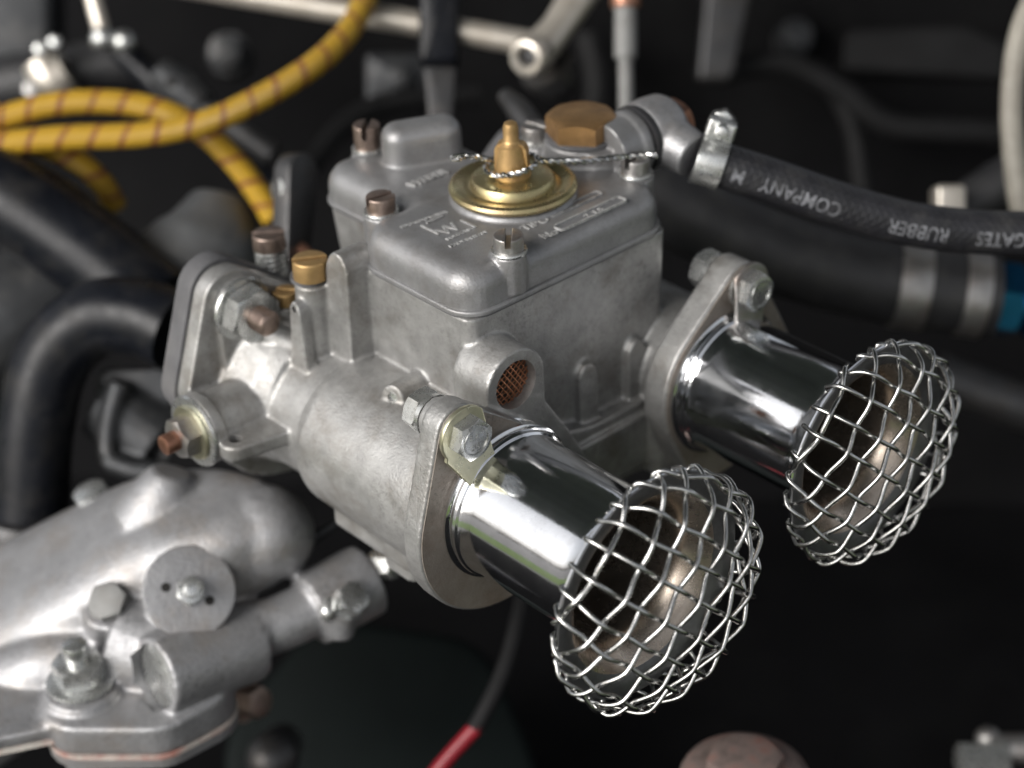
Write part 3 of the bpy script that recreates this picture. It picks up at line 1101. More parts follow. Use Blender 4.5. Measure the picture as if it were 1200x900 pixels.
# ------------------------------------------------------------------ safety wire: two strands twisted together
def twisted(b, pts, r, off, pitch):
    P = spline(pts, 14)
    N = frame(P[1] - P[0])[0]
    s_ = 0.0
    A, B2 = [], []
    for i, p in enumerate(P):
        T = (P[min(i + 1, len(P) - 1)] - P[max(i - 1, 0)]).normalized()
        N = (N - T * N.dot(T)).normalized(); Bn = T.cross(N)
        if i: s_ += (p - P[i - 1]).length
        a = 2 * math.pi * s_ / pitch
        d = N * math.cos(a) + Bn * math.sin(a)
        A.append(p + d * off); B2.append(p - d * off)
    b.tube(A, r, 6, 1, smooth=False); b.tube(B2, r, 6, 1, smooth=False)


sw = thing('safety_wire', 'thin twisted steel wire tying the wing nut to a lid screw', 'safety wire', (-48, 50, 68))
b = MB()
twisted(b, [(-41.6, 53.5, 73.0), (-39, 60, 71.5), (-36, 68, 69.8), (-33.5, 77, 68.4), (-31.5, 84, 67.2), (-28, 90, 66.6)], 0.62, 0.55, 5.4)
b.build('twisted_run', 'bright_wire', sw)
b = MB()
pts = []
for i in range(25):
    a = R(-60) + 2 * math.pi * i / 24
    pts.append((-48 + 7.6 * math.cos(a), 50 + 7.6 * math.sin(a), 71.2 + 2.2 * math.sin(a + R(60)) * 0.5))
twisted(b, pts, 0.55, 0.45, 4.6)
b.build('loop', 'bright_wire', sw)
b = MB()
twisted(b, [(-53.0, 45.5, 72.5), (-55, 42.5, 74), (-56.5, 39.5, 74.6), (-58.0, 37.0, 74.0)], 0.46, 0.46, 3.6)
b.tube([(-56.5, 39.6, 75.2), (-58.6, 36.8, 75.0), (-59.4, 36.4, 73.6), (-57.4, 38.6, 73.3)], 0.5, 6, 5)
b.build('twisted_tail', 'bright_wire', sw)

# ------------------------------------------------------------------ fuel inlet: banjo union, hose and clamp
bj = thing('banjo_union', 'grey cast banjo union beside the brass plug, joining lid and hose', 'pipe fitting', (-40, 100, 56))
b = MB()
b.lathe([(8.0, 96.1), (10.6, 96.1), (10.8, 97.1), (10.6, 98.1), (8.0, 98.1)], (-43.5, 0, 64.6), (0, 1, 0), 40)
b.build('seal_ring', 'black_rubber', bj)
b = MB()
b.lathe([(8, 98), (10.4, 98.1), (11.0, 100), (11.2, 104), (10.8, 109), (9.6, 111), (7, 111.4)], (-43.5, 0, 64.6), (0, 1, 0), 48)
b.tube([(-42.5, 104.5, 64.6), (-35, 105, 63), (-27.5, 105.6, 61.2)], [9.2, 7.9, 7.1], 28)
fuse('elbow', b, 'manifold_casting', bj, 0.5, 6)
b = MB()
b.hexa((-43.5, 0, 64.6), (0, 1, 0), 13.5, 111.2, 116, R(14))
b.build('banjo_bolt', 'copper', bj)

HP = [(-27, 105.9, 61.5), (-21.4, 111.3, 58.3), (-10.8, 123, 52.2), (3.6, 138.6, 43.4), (17.7, 154.9, 35.8), (29.9, 171.6, 31.1), (42.6, 187.7, 28.7)]
HR = 7.0
fh = thing('fuel_hose', 'black rubber fuel hose with white lettering, from union to right edge', 'hose', HP[1])
b = MB()
b.tube(HP, HR, 32, 10)
b.build('hose', 'braided_rubber', fh)
PS = spline(HP, 10)
SS = [0.0]
for a, c in zip(PS, PS[1:]):
    SS.append(SS[-1] + (c - a).length)


def on_hose(s_, ang, r_):
    s_ = min(max(s_, 0.01), SS[-1] - 0.01)
    i = max(k for k in range(len(SS) - 1) if SS[k] <= s_)
    f = (s_ - SS[i]) / (SS[i + 1] - SS[i])
    p = PS[i].lerp(PS[i + 1], f)
    T = (PS[min(i + 2, len(PS) - 1)] - PS[max(i - 1, 0)]).normalized()
    N = (CAMDIR - T * CAMDIR.dot(T)).normalized()
    Bn = T.cross(N)
    return p + (N * math.cos(ang) + Bn * math.sin(ang)) * r_


SGN = -1 if on_hose(SS[-1] * .5, R(20), HR).z > on_hose(SS[-1] * .5, R(-20), HR).z else 1


def hose_text(body, size, s0):
    vs_, fs = text_mb(body, size, 0.08, bold=0.03)
    bm = bmesh.new()
    bv = [bm.verts.new(p) for p in vs_]
    for f in fs:
        try: bm.faces.new([bv[i] for i in f])
        except ValueError: pass
    bmesh.ops.triangulate(bm, faces=bm.faces)
    for _ in range(3):
        bmesh.ops.subdivide_edges(bm, edges=[e for e in bm.edges if e.calc_length() > 0.8], cuts=1, use_grid_fill=False)
        bmesh.ops.triangulate(bm, faces=bm.faces)
    bm.verts.index_update()
    b = MB()
    for p in [v.co for v in bm.verts]:
        b.v.append(tuple(on_hose(s0 - p.x * .86, R(SGN * 24) + (p.y - size * .35) / HR, HR + 0.16 + p.z)))
    b.f = [tuple(v.index for v in f.verts) for f in bm.faces]
    bm.free()
    b.build('lettering', 'white_mark', fh)


hose_text('GATES', 6.4, SS[-1] - 5.5)
hose_text('RUBBER', 6.4, SS[-1] - 31)
hose_text('COMPANY', 6.4, SS[-1] - 66)
hose_text('M', 6.4, SS[-1] - 98)


def band_clamp(name, label, C0, T, r, wd, m='zinc_steel', screw=True, updir=(0, 0, 1), group=None):
    t_ = thing(name, label, 'hose clamp', Vector(C0) - Vector((0, 0, r)), group)
    T = Vector(T).normalized()
    b = MB()
    b.lathe([(r, -wd / 2), (r + .9, -wd / 2), (r + 1.0, -wd / 2 + .4), (r + .8, 0), (r + 1.0, wd / 2 - .4), (r + .9, wd / 2), (r, wd / 2)], C0, T, 48)
    b.build('band', m, t_)
    if screw:
        U_, V_, W_ = frame(T, updir)
        c = Vector(C0) + U_ * (r + 3.4)
        b = MB()
        b.prism(rrect(-4.4, 4.4, -3.0, 3.2, 1), -4, 4, O=c, W=V_, U=W_, bev=.8, bevb=.8)
        b.build('housing', m, t_)
        b = MB()
        b.hexa(c + U_ * 0.6, V_, 7.2, -8.6, -3.6, R(10), both=True)
        b.cyl(c + U_ * .6, V_, 2.2, 3, 9.5, 18, bev=.5)
        b.build('clamp_screw', m, t_)
    return t_


band_clamp('hose_clamp', 'small shiny worm clamp at the end of the fuel hose', (-24.1, 109.2, 59.4), Vector((-20.9, 112.7, 57.4)) - Vector((-26.7, 108.2, 59.7)), HR + .15, 8.6, updir=(-.2, 0.1, 1))

# ------------------------------------------------------------------ cast water housing / manifold at lower left
CR, CU, CF = Vector((0.672, 0.740, -0.038)), Vector((-0.368, 0.378, 0.850)), Vector((-0.643, 0.557, -0.526))
mf = thing('intake_manifold', 'smooth silver cast manifold with bolts and a round cap, lower left', 'manifold', (-105.3, -80.6, -103.3))
b = MB()
b.trunk([(-185.7, -97.7, -120), (-169.2, -77.3, -103.4), (-149.8, -59.1, -85.1), (-129, -39.5, -66.8), (-111.1, -26.2, -57.5), (-99.4, -15.2, -54.5)], [26, 25, 23, 21, 18, 15], [36, 35, 33, 29, 23, 15], (0.05, -0.12, 1), 3.2)
b.sphere((-99.7, -16.9, -54.1), 16.0)
b.tube([(-129.9, -38.5, -53.2), (-128.5, -34.2, -42.8), (-128.2, -31.4, -36.3)], [16, 11, 7], 24, 4)
b.tube([(-143.6, -96.9, -109.8), (-137.8, -80.2, -91.6), (-130.6, -66, -77.8), (-121.2, -48.7, -70.9), (-113, -33.9, -69)], [12, 15, 14, 12, 8], 28, 6)
b.tube([(-154.8, -112.6, -109), (-140.7, -96.2, -97.5), (-129.4, -85.4, -88.3), (-117, -69.7, -83.1)], [17, 15, 13, 11], 24, 6)
# pad carrying the cap and the little barrel
b.tube([(-115, -66.7, -76.7), (-104.5, -59.6, -80), (-94.5, -45.1, -80.7)], [16, 17, 15], 24, 4)
ZM = -84
b.prism(hull([(p[0] + 13 * math.cos(k), p[1] + 13 * math.sin(k)) for p in ((-103.7, -88.5, -84), (-87.7, -72.4, -84), (-87.1, -59, -84)) for k in [i * .3 for i in range(21)]]), ZM - 11, ZM, W=(0, 0, 1), U=(1, 0, 0))
b.prism(hull([(p[0] + 7 * math.cos(k), p[1] + 7 * math.sin(k)) for p in ((-103.7, -88.5, -84), (-120, -120.8, -84), (-134.3, -100.5, -84)) for k in [i * .3 for i in range(21)]]), ZM - 7, ZM - 2, W=(0, 0, 1), U=(1, 0, 0))
b.cyl((-107.4, -86.5, -84), (0, 0, 1), 12, -4, 3, 32)
# boss of the plain bolt
b.tube([(-117, -66.7, -74.3), (-115.4, -68.4, -64.6)], [9, 8.5], 24, 3)
# little barrel and outlet neck
kn = (-CF + CR * .28 + CU * .22).normalized()
b.cyl((-94.3, -51, -56.8), kn, 13.5, -34, -4, 40, r2=13.0)
ba, bb_ = Vector((-87.6, -71.1, -74.8)), Vector((-85.7, -35.9, -79.9))
b.cyl(ba, bb_ - ba, 12.6, 0, (bb_ - ba).length, 44)
b.tube([(-91.8, -44.7, -76), (-83.8, -28.7, -76.4), (-79.2, -7.1, -74.3)], [10, 9.2, 9.2], 28, 4)
sa, sb = Vector((-81.2, -16.2, -75.9)), Vector((-78.6, 6.7, -73.8))
b.cyl(sa, sb - sa, 12.4, 0, (sb - sa).length, 44)
b.tube([(-71.6, -10.7, -72.3), (-70.9, -12.3, -82.5)], [5.5, 5], 16, 3)
ct = MB()
ct.cyl(ba, bb_ - ba, 10.6, -3, 1.6, 40)
mbody = fuse('casting', b, 'manifold_casting', mf, 0.85, 14, ct)
b = MB()
b.cyl(ba, bb_ - ba, 10.3, 0.9, 1.9, 40, bev=.3)
b.build('core_plug', 'zinc_steel', mf)
# gasket and lower casting below the flange
b = MB()
b.prism(hull([(p[0] + 13.3 * math.cos(k), p[1] + 13.3 * math.sin(k)) for p in ((-103.7, -88.5, -84), (-87.7, -72.4, -84), (-87.1, -59, -84)) for k in [i * .3 for i in range(21)]]), ZM - 12.5, ZM - 11.1, W=(0, 0, 1), U=(1, 0, 0))
b.prism(hull([(p[0] + 7.2 * math.cos(k), p[1] + 7.2 * math.sin(k)) for p in ((-103.7, -88.5, -84), (-120, -120.8, -84), (-134.3, -100.5, -84)) for k in [i * .3 for i in range(21)]]), ZM - 8.6, ZM - 7.1, W=(0, 0, 1), U=(1, 0, 0))
b.build('sealed_gasket', 'red_sealant', mf)
b = MB()
b.prism(hull([(p[0] + 13 * math.cos(k), p[1] + 13 * math.sin(k)) for p in ((-103.7, -88.5, -84), (-87.7, -72.4, -84), (-87.1, -59, -84)) for k in [i * .3 for i in range(21)]]), ZM - 16, ZM - 12.6, W=(0, 0, 1), U=(1, 0, 0))
b.cyl((-103.2, -85.7, -84), (0, 0, 1), 12, -70, -17, 32)
b.build('support_flange', 'manifold_casting', mf)
# round cap with its stud
b = MB()
kc = Vector((-93.1, -51.6, -55.1))
b.lathe([(3, -3.4), (13.6, -3.4), (14.4, -2.6), (14.6, -0.8), (14.2, -0.2), (13.2, 0), (3, 0.1)], kc, kn, 64)
cap = b.build('round_cap', 'zinc_steel', mf)
cap.data.materials.clear(); cap.data.materials.append(MATS['manifold_casting'])
b = MB()
b.hexa(kc, kn, 8.0, 0.1, 3.2, R(12))
b.cyl(kc, kn, 2.7, 3, 8.5, 20, bev=.6)
b.build('cap_stud', 'zinc_steel', cap)
ku, kv, kw = frame(kn)
for d in (-CR * 7.6 + CU * 1.0, CR * 6.4 - CU * 2.8):
    b = MB()
    p = kc + (d - kn * d.dot(kn))
    b.cyl(p, kn, 1.5, 0.05, 0.25, 16)
    b.build('cap_hole', 'dark_void', cap)
# flange nut on its stud and washer
nb_ = Vector((-108.9, -85.6, -84))
b = MB(); b.cyl(nb_, (0, 0, 1), 11, 3.2, 4.6, 36, bev=.4); b.build('washer', 'zinc_steel', mf)
b = MB(); b.hexa(nb_, (0, 0, 1), 14.5, 4.6, 12, R(24), both=True); b.build('nut', 'zinc_steel', mf)
b = MB(); b.cyl(nb_, (0, 0, 1), 4.0, 11, 18.5, 24, bev=.8); b.build('stud', 'zinc_steel', mf)
# plain bolt
pb = Vector((-112.9, -69.8, -59.7))
pn = (-CF * .92 + CU * .35 - CR * .12).normalized()
b = MB(); b.hexa(pb, pn, 11, -4, 1.6, R(20)); b.cyl(pb, pn, 7.2, -6, -3.6, 28); b.build('bolt', 'satin_grey', mf)
# hex bolt standing behind the casting
hb = Vector((-163.9, -42.9, -58.2))
b = MB(); b.hexa(hb, (-.1, -.25, 1), 11, -6, 3, R(20)); b.cyl(hb, (-.1, -.25, 1), 7.5, -8, -5, 28); b.build('bolt', 'zinc_steel', mf)
b = MB(); b.cyl(hb, (-.1, -.25, 1), 9, -26, -8, 28); b.build('bolt_boss', 'manifold_casting', mf)
# clamp bolt on the outlet
cb = Vector((-67.4, -8.7, -67.6))
cn = (-CF * .75 + CR * .45 + CU * .4).normalized()
b = MB(); b.hexa(cb, cn, 9.5, -4, 2.4, R(5)); b.cyl(cb, cn, 5.8, -6, -3.6, 24); b.build('bolt', 'zinc_steel', mf)
b = MB(); b.tube([(-71.9, -14.2, -68.1), (-69.8, -16.7, -69.4), (-69.5, -16.8, -71.8)], [2.4, 2.6, 2.2], 14, 4); b.build('lug', 'zinc_steel', mf)
b = MB(); b.hexa((-71.4, 9.8, -66), (CR * .8 - CF * .5).normalized(), 8, -6, 3, 0); b.build('bolt', 'zinc_steel', mf)
# joint line of the cover behind
b = MB(); b.tube([(-104.8, -28.3, -73.2), (-99.5, -12.4, -66.6), (-94.4, 7.5, -59.4)], 2.0, 10, 4); b.build('cover_edge', 'grey_casting', mf)

# ------------------------------------------------------------------ black painted pipes on the left
p1 = MB()
p1.tube([(-284, -16.2, 12.3), (-259.1, -3.9, 4.4), (-229.6, 7.5, -10.1), (-203.2, 15.1, -24.7)], [17, 17, 16.5, 16], 36, 8)
tag(p1.build('coolant_pipe', 'black_paint'), 'straight glossy black pipe sloping down below the yellow leads', 'pipe', 'black pipes on the left')
p1 = MB()
p1.tube([(-179.4, 6.8, -20.7), (-192.2, 1.6, -18.2), (-206.2, -9, -20.1), (-213.9, -23.2, -33.3), (-212.3, -35.3, -55.6), (-207.1, -45.9, -84.6), (-203.2, -54.7, -108.3)], 13.6, 36, 8)
bp_ = tag(p1.build('coolant_pipe', 'black_paint'), 'bent glossy black pipe arching down to the left edge', 'pipe', 'black pipes on the left')
p1 = MB()
p1.cyl((-206.5, -46.9, -88.3), Vector((-207.1, -45.9, -84.6)) - Vector((-204.6, -51.5, -99.3)), 19, -8, 2, 40, bev=2)
p1.build('pipe_flange', 'dark_metal', bp_)
# grey runner castings behind
b = MB()
b.tube([(-223.6, 34.5, -36.4), (-225.9, 53.5, -23), (-232.5, 66.6, -10.5)], [26, 22, 12], 24, 6)
b.tube([(-238.6, 42.5, -38.1), (-216.8, 66.5, -39.3)], [20, 24], 24, 4)
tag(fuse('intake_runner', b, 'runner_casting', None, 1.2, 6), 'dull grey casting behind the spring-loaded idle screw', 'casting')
b = MB()
b.tube([(-208.3, -9.9, -54.6), (-199.9, -5.4, -60.1), (-188.2, 0.2, -68.4)], [13, 15, 16], 20, 4)
b.prism(rrect(-13, 13, -20, 18, 5), -12, 4, O=(-194.6, -5.5, -57), W=(-CF + CR * .3).normalized(), U=CR)
b.tube([(-189.8, -21.3, -64.5), (-194, -15.3, -53), (-196.2, -7.8, -42.4)], [3.5, 4, 4.5], 14, 4)
b.tube([(-189.3, -21.8, -65.7), (-179.6, -16.4, -68.1), (-169.6, -8.8, -68.5)], [4, 4.5, 5], 14, 4)
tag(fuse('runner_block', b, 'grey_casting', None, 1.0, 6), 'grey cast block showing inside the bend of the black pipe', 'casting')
b = MB()
b.tube([(-300.7, -16.8, -72.5), (-291.1, 6.8, -59.2), (-282.6, 26.7, -48.6)], [32, 28, 22], 24, 5)
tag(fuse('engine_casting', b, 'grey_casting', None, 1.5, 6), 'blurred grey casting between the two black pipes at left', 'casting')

# black throttle lever behind the brass jet cap
b = MB()
lo = Vector((-159.4, 47.4, 13))
ln = (-CF * .6 + CR * .75).normalized()
lu = CU
b.prism(hull(circ(1, 17, 7.2, 24) + circ(-2, -14, 5.5, 20)), -4, 4, O=lo, W=ln, U=(lu.cross(ln)).normalized(), bev=.8, bevb=.8)
lv = thing('throttle_lever', 'small dark lever standing behind the brass jet cap', 'lever', lo - Vector((0, 0, 18)))
ob = b.build('lever_arm', 'dark_metal', lv)
b = MB(); b.cyl((-165.5, 47.2, 24), (-CR * .8 - CF * .6).normalized(), 4.2, -5, 1.5, 20, bev=.5); b.build('pivot_pin', 'zinc_steel', lv)
b = MB(); b.tube([(-153.5, 44.9, 6.9), (-146.1, 42.9, 7.1), (-142.2, 41.8, 5)], 2.2, 10, 4); b.build('link_rod', 'copper', lv)

# ------------------------------------------------------------------ yellow ignition leads
def lead(label, pts, r=4.7):
    b = MB()
    b.tube(pts, r, 20, 12)
    return tag(b.build('ignition_lead', 'yellow_cable'), label, 'cable', 'yellow ignition leads')


lead('yellow lead sweeping from the left edge up behind the steel rod', [(-284.7, -13.9, 21.3), (-271.4, -0.1, 23.5), (-253.9, 18.1, 25.2), (-234.1, 38.1, 26), (-221.9, 57.9, 28.3), (-217.3, 79.9, 32.6), (-217.3, 101.9, 37), (-223.3, 121.9, 40.7), (-233.6, 140.1, 46), (-246.1, 156.4, 53.7)], 4.6)
lead('yellow lead arching over the others, then down to the throttle lever', [(-299.9, -5.3, 22.4), (-287.7, 9.7, 25.3), (-275.9, 25.1, 29), (-263.6, 39.5, 29.3), (-250, 52.5, 26.5), (-238, 62.9, 18.9), (-226.8, 68.9, 7.9), (-216.7, 71.2, -2.1), (-206.3, 71, -11.2)], 4.6)
lead('short yellow lead dropping behind the straight black pipe', [(-294.3, -9, 19.2), (-281.9, 5.1, 19), (-271.1, 16.9, 16.4), (-263.8, 25.9, 9.4), (-261.5, 32.4, 0.1), (-262.6, 37.5, -12.1)], 4.4)

# ------------------------------------------------------------------ linkage at the top
b = MB()
b.tube([(-313.3, 86.9, 52.8), (-274.1, 119.1, 44.6), (-229.7, 155, 36), (-186.1, 191, 26.6)], 5.0, 24, 4)
lr = tag(b.build('throttle_rod', 'nickel_rod'), 'long pale metal rod running along the top edge', 'rod')
br = thing('rod_bracket', 'black strap bracket wrapped round the pale rod', 'bracket', (-204.1, 152.9, 8.2))
b = MB()
b.prism(fillet([(-8, -16), (7.5, -16), (8, 20), (-7.5, 20)], 3), -9, 8, O=(-216.7, 163.5, 34.9), W=-CF, U=CR, bev=3, bevb=2)
b.build('strap', 'black_paint', br)
b = MB()
b.prism(fillet([(-4.5, -38), (3.5, -38), (5.5, -12), (-7, -12)], 2), -3, 2, O=(-214.6, 162.8, 31.5), W=-CF, U=CR, bev=.8)
b.build('stem', 'dark_metal', br)
rj = thing('ball_joint', 'grey ball joint with an open ring at the end of the pale rod', 'joint', (-179.2, 178.6, 14.5))
b = MB()
jn = (-CF * .8 - CR * .45 - CU * .3).normalized()
jc = Vector((-178.2, 175.8, 29.3))
b.lathe([(3.8, -6), (7.0, -6), (7.8, -3), (7.8, 2), (6.6, 4.4), (5.2, 4.8), (3.8, 3.6)], jc, jn, 32, closed=True)
b.build('ring', 'nickel_rod', rj)
b = MB(); b.cyl(jc, jn, 3.9, -3.5, 1.0, 20, bev=.6); b.build('ball', 'dark_metal', rj)
b = MB(); b.tube([(-183.9, 185.4, 27.5), (-185.7, 197.7, 33.2), (-190.1, 218.3, 45.3)], [7.4, 6.4, 7.6], 20, 4); b.build('arm', 'nickel_rod', rj)
b = MB(); b.tube([(-183.2, 188, 19.9), (-182.8, 191, 13), (-185.5, 188.8, 8.3)], [11, 10, 5], 20, 4); b.build('boot', 'dark_metal', rj)

vr = thing('vertical_rod', 'upright grey rod with a thicker sleeve, above the banjo union', 'rod', (-136.7, 184.8, 16.6))
b = MB(); b.tube([(-154.2, 202.8, 57), (-143.9, 192.2, 33.3)], 4.2, 20, 3); b.build('sleeve', 'satin_grey', vr)
b = MB(); b.tube([(-144.1, 192.5, 33.8), (-132.9, 181.4, 8.5)], 2.8, 16, 3); b.build('rod', 'satin_grey', vr)
b = MB(); b.cyl((-151.8, 200.4, 51.6), CU, 5.6, -3, 3.5, 20, bev=.6); b.build('nut', 'copper', vr)

b = MB()
b.tube([(-140.9, 129.5, 39.4), (-129.6, 126.4, 37.4), (-118.6, 123.4, 34)], [3.0, 4.6, 4.6], 18, 4)
tag(b.build('return_spring_stub', 'dark_metal'), 'short dark grey stub poking up behind the wing nut', 'spring stub')

# upper-left blurred hardware
cl = thing('pipe_clip', 'blurred pale clip with two bright studs, top left', 'clip', (-383.2, 84.9, -16))
b = MB(); b.tube([(-391.6, 85.1, -5.5), (-386, 85.6, -11.9), (-383.1, 91, -9.6)], [9, 9.5, 9], 20, 4); b.build('clip_band', 'nickel_rod', cl)
for q in ((-387.3, 83, 2.2), (-384.2, 88.7, 4.5)):
    b = MB(); b.cyl(q, -CF, 2.6, -5, 2, 18, bev=.8); b.build('clip_stud', 'zinc_steel', cl)
b = MB(); b.cyl((-386, 75.2, -13.4), -CF, 3.6, -5, 2, 18, bev=.8); b.build('clip_screw', 'dull_steel', cl)
b = MB(); b.prism(rrect(-17, 17, -24, 22, 7), -18, 10, O=(-431.7, 98.1, 0.2), W=-CF, U=CR, bev=5, seg=4)
tag(b.build('casting_block', 'grey_casting'), 'blurred grey rounded block in the top left corner', 'block')
b = MB(); b.tube([(-435.9, 60.4, -25.1), (-403.5, 94, -19.7), (-381.3, 124.9, -14.1)], 13, 24, 6)
tag(b.build('heater_hose', 'black_rubber'), 'dark hose behind the pale clip, top left', 'hose')
jt = thing('linkage_joint', 'two small silver balls on a thin brown rod, top left', 'joint', (-346, 94.3, 5.4))
b = MB(); b.tube([(-365.8, 98.9, 34.5), (-358.2, 96.1, 22.3), (-352.7, 94.6, 14.1)], 3.6, 16, 4); b.build('thin_rod', 'nickel_rod', jt)
for q, r_ in (((-349.2, 92, 14.7), 5.2), ((-342.8, 98, 13.1), 5.0)):
    b = MB(); b.sphere(q, r_); b.build('ball', 'zinc_steel', jt)
b = MB(); b.tube([(-350.8, 92.9, 13.6), (-344.3, 98.9, 12.1)], 4, 14, 2); b.build('pin', 'dull_steel', jt)
re = thing('rod_end', 'grey clevis and rod running down behind the yellow leads', 'rod', (-275.6, 111.4, -24.4))
b = MB(); b.tube([(-319.3, 99, 6.3), (-309.8, 101.8, 1.5), (-300.3, 104.3, -5.5)], [6, 8.5, 7.5], 20, 4); b.build('clevis', 'grey_casting', re)
b = MB(); b.tube([(-303.2, 103.3, -3), (-272, 117.5, -22.3)], 5.2, 18, 3); b.build('shaft', 'dark_metal', re)
b = MB(); b.cyl((-307.5, 96, 5.9), -CF, 2.0, -4, 2.5, 14); b.build('clevis_pin', 'dark_void', re)
b = MB(); b.tube([(-363.4, 107.1, 2.3), (-314.7, 117.3, -27.4), (-274.9, 125.3, -48.6)], 6, 16, 4)
tag(b.build('control_rod', 'black_paint'), 'dark rod sloping behind the clevis towards the carburettor', 'rod')

# ------------------------------------------------------------------ big hose and fittings on the right
BH = [(-124.2, 177.4, -6.5), (-100.6, 191.7, -20.2), (-77, 208.3, -31.5), (-54.9, 226.4, -39.3), (-33.9, 245.7, -44.4), (-19.2, 260.2, -47.1)]
b = MB(); b.tube(BH, 15.4, 40, 8)
tag(b.build('coolant_hose', 'black_rubber'), 'thick black hose behind and below the fuel hose', 'hose')
hd = Vector((-19.2, 260.2, -47.1)) - Vector((-54.9, 226.4, -39.3))
band_clamp('hose_clamp', 'wide steel band clamp on the thick black hose, left of two', (-41.8, 238.4, -42.7), hd, 15.5, 11.5, 'dull_steel', False, group='band clamps on the thick hose')
band_clamp('hose_clamp', 'steel band clamp on the thick hose next to the blue fitting', (-25.4, 254.2, -46), hd, 15.5, 9.0, 'dull_steel', False, group='band clamps on the thick hose')
b = MB(); b.hexa((-23.2, 256, -46.6), hd, 25, 5, 15, R(22), both=True); b.cyl((-23.2, 256, -46.6), hd, 10.5, 2, 18, 32, bev=1); b.hexa((-23.2, 256, -46.6), hd, 22, 17, 30, R(5), both=True)
tag(b.build('blue_fitting', 'blue_anodised'), 'blue anodised hexagonal hose fitting at the right edge', 'pipe fitting')
b = MB(); b.tube([(-39.6, 302.9, 61.1), (-37.7, 288.1, 43.1), (-30.7, 276.5, 22.2), (-20.7, 268.1, 1.1), (-10, 263.2, -21)], 4.2, 20, 8)
tag(b.build('beige_cable', 'beige_cable'), 'beige sheathed cable curving down the right edge', 'cable')
b = MB(); b.tube([(-258, 366.8, -60.6), (-237.6, 392.6, -58.3), (-215.2, 407.6, -69.8), (-194, 418, -84.5), (-173.7, 438.1, -88.1), (-139.6, 480.6, -94.3)], 6.0, 16, 8)
tag(b.build('wiring_loom', 'loom_black'), 'dim dark wire running along the black panel, upper right', 'cable')
b = MB(); b.tube([(-221.6, 409, -69.9), (-207.2, 408.8, -87.8), (-191.8, 400, -115.9)], 5, 14, 6)
tag(b.build('wiring_branch', 'loom_black'), 'dim dark wire branching downward from the loom, upper right', 'cable')
b = MB(); b.hexa((-251.2, 416.7, -54.1), -CF, 13, -8, 4, R(10)); b.cyl((-251.2, 416.7, -54.1), -CF, 9, -30, -7, 24)
tag(b.build('panel_bolt', 'grey_casting'), 'small blurred bolt on the black panel, upper right', 'bolt')
b = MB(); b.prism(fillet([(-14, -26), (2, -26), (13, 26), (-9, 26)], 4), -6, 4, O=(-250.3, 364.9, -34), W=-CF, U=CR, bev=2)
tag(b.build('panel_bracket', 'dark_metal'), 'blurred grey tapering bracket at the top, right of the upright rod', 'bracket')
b = MB(); b.prism(rrect(-5.5, 5.5, -5, 6, 2), -8, 5, O=(-54.1, 276, -25.7), W=-CF, U=CR, bev=1.5)
tag(b.build('small_block', 'nickel_rod'), 'small tan block above the thick hose, near the fuel hose', 'block')
b = MB(); b.tube([(-61.3, 291.2, -38.9), (-54.3, 307.9, -29.6), (-45.2, 327.2, -20.5)], 9, 16, 5)
tag(b.build('short_hose', 'black_rubber'), 'short dark hose rising to the right edge behind the beige cable', 'hose')
b = MB(); b.tube([(-82.8, 319.3, -135), (-65, 332.6, -142.7), (-41.4, 350.4, -152.6)], 10, 18, 5)
tag(b.build('drain_pipe', 'dark_metal'), 'dim dark pipe right of the farther wire dome', 'pipe')

b = MB(); b.tube([(-319.7, 341.4, -50.2), (-304.6, 331.8, -78.8), (-300.4, 303.7, -113.6)], 7, 16, 6)
tag(b.build('bulkhead_cable', 'loom_black'), 'dim black cable hanging behind the upright grey rod', 'cable')
# dim blurred hardware further back in the bay
b = MB(); b.prism(rrect(-16, 16, -12, 12, 3), -10, 8, O=(-328.9, 230.4, -42.4), W=-CF, U=CR, bev=3); b.cyl((-328.9, 230.4, -42.4), -CF, 5, 0, 14, 20, bev=1)
tag(b.build('relay_box', 'grey_casting'), 'dim dark box behind the yellow lead, left of the black strap bracket', 'box')
b = MB(); b.tube([(-312.8, 162, -58.4), (-317.1, 185.6, -47.2), (-314.6, 211, -42.4), (-295.9, 248.3, -44.7)], 5, 14, 6)
tag(b.build('vacuum_pipe', 'loom_black'), 'thin dim pipe running behind the raised block of the lid', 'pipe')
b = MB(); b.hexa((-380, 170.9, -23.9), -CF, 14, -8, 5, R(15)); b.cyl((-380, 170.9, -23.9), -CF, 10, -26, -7, 24)
tag(b.build('bulkhead_bolt', 'grey_casting'), 'blurred dark bolt above the yellow leads, below the pale rod', 'bolt')
b = MB(); b.prism(fillet([(-40, -10), (40, -14), (44, 2), (20, 12), (-38, 10)], 4), -8, 4, O=(-212.9, 466.3, -67.5), W=-CF, U=CR, bev=2)
tag(b.build('wing_bracket', 'loom_black'), 'very dim flat bracket on the black panel, upper right', 'bracket')
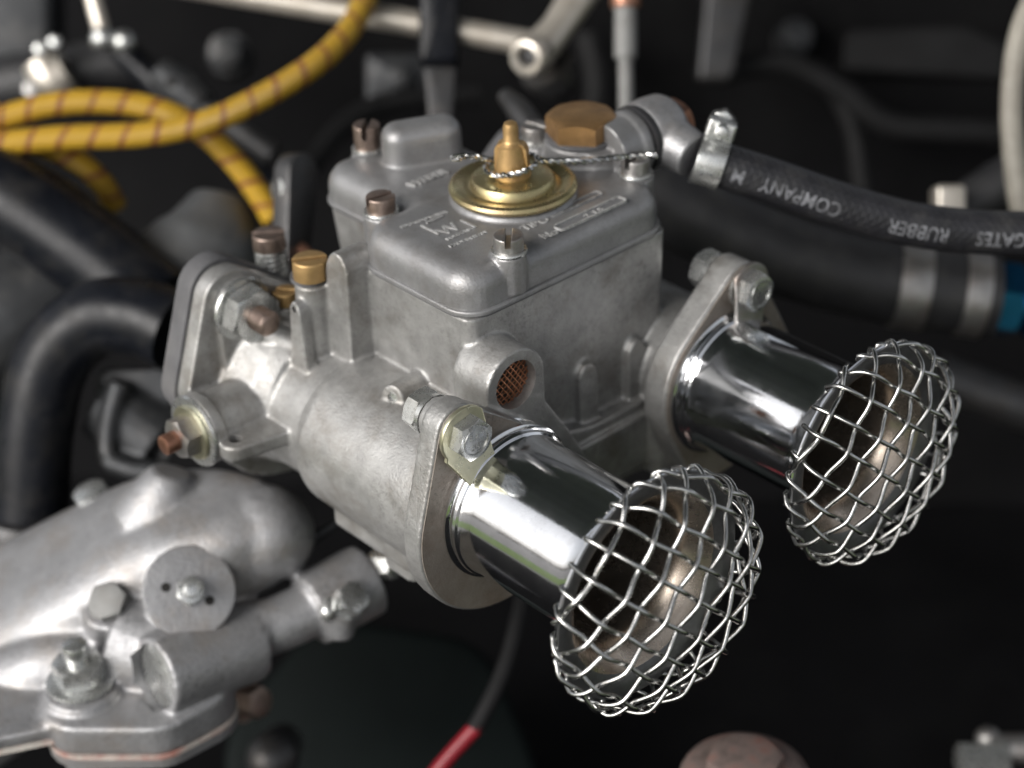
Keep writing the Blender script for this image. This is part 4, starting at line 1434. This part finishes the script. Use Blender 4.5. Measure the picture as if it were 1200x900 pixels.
# ------------------------------------------------------------------ things along the bottom
fb = thing('flange_bolt', 'rusty grey flanged hexagon bolt at the bottom edge', 'bolt', (42.7, 56.9, -109.9))
fo = Vector((43.2, 56.4, -111.1))
b = MB(); b.lathe([(8, -5), (20.5, -5), (21, -3.2), (20, -1.0), (17, 1.4), (13, 2.6), (8, 2.8)], fo, (0, 0, 1), 56); b.build('flange', 'rusty_steel', fb)
b = MB(); b.hexa(fo, (0, 0, 1), 21, 0.6, 7.0, R(20)); b.build('head', 'rusty_steel', fb)
b = MB(); b.cyl(fo, (0, 0, 1), 11, -40, -4, 28); b.build('shank', 'dark_metal', fb)
b = MB(); b.tube([(-53.8, -6.9, -154.7), (-51.5, 9.2, -140.5), (-49.3, 19.3, -132.5), (-48.1, 24.2, -128.8)], 2.8, 16, 6)
rw = tag(b.build('red_wire', 'red_cable'), 'red wire with a black sleeve at the bottom edge', 'wire')
b = MB(); b.tube([(-48.3, 22.8, -129.9), (-49.5, 31.6, -122.9), (-52.8, 41.7, -115.8), (-59, 53.2, -107.4), (-69.2, 67.8, -98.6), (-80.6, 83.7, -86.9)], 3.0, 16, 6); b.build('sleeve', 'loom_black', rw)
b = MB(); b.hexa((-108.6, -24.7, -125.6), CR * .7 - CF * .6, 10, -6, 4, 0); b.cyl((-108.6, -24.7, -125.6), CR * .7 - CF * .6, 8, -20, -5, 20)
tag(b.build('brown_bolt', 'dull_copper'), 'dim brown bolt below the little cast barrel, lower left', 'bolt')
b = MB(); b.prism(fillet([(-60, -75), (50, -75), (66, -20), (40, 40), (-30, 50), (-70, 0)], 18), -12, 6, O=(-172.8, 76.9, -243.8), W=(-CF * .8 + Vector((0, 0, 1)) * .5).normalized(), U=CR, bev=5)
tag(b.build('sump_cover', 'green_black_paint'), 'very dark greenish cover below the carburettor', 'cover')
lb = thing('pipe_union', 'blurred pale union nuts at the bottom right corner', 'pipe fitting', (38.2, 205.9, -212.9))
b = MB(); b.hexa((32.8, 204.4, -208), CR, 14, -9, 10, R(20), both=True); b.build('nut', 'zinc_steel', lb)
b = MB(); b.cyl((33.7, 213.7, -206.8), CR, 6.0, -4, 22, 24, bev=1); b.build('pipe', 'dull_steel', lb)
b = MB(); b.sphere((28.8, 213.6, -204.7), 5); b.build('nipple', 'dull_steel', lb)
b = MB(); b.sphere((-136.3, -2.9, -182.8), 10); b.cyl((-136.3, -2.9, -182.8), CF, 8, 0, 30, 20)
tag(b.build('drain_plug', 'dark_metal'), 'dim grey drain plug at the bottom edge, left of the red wire', 'plug')

for o in SC.objects:
    if '_mm' in o: del o['_mm']
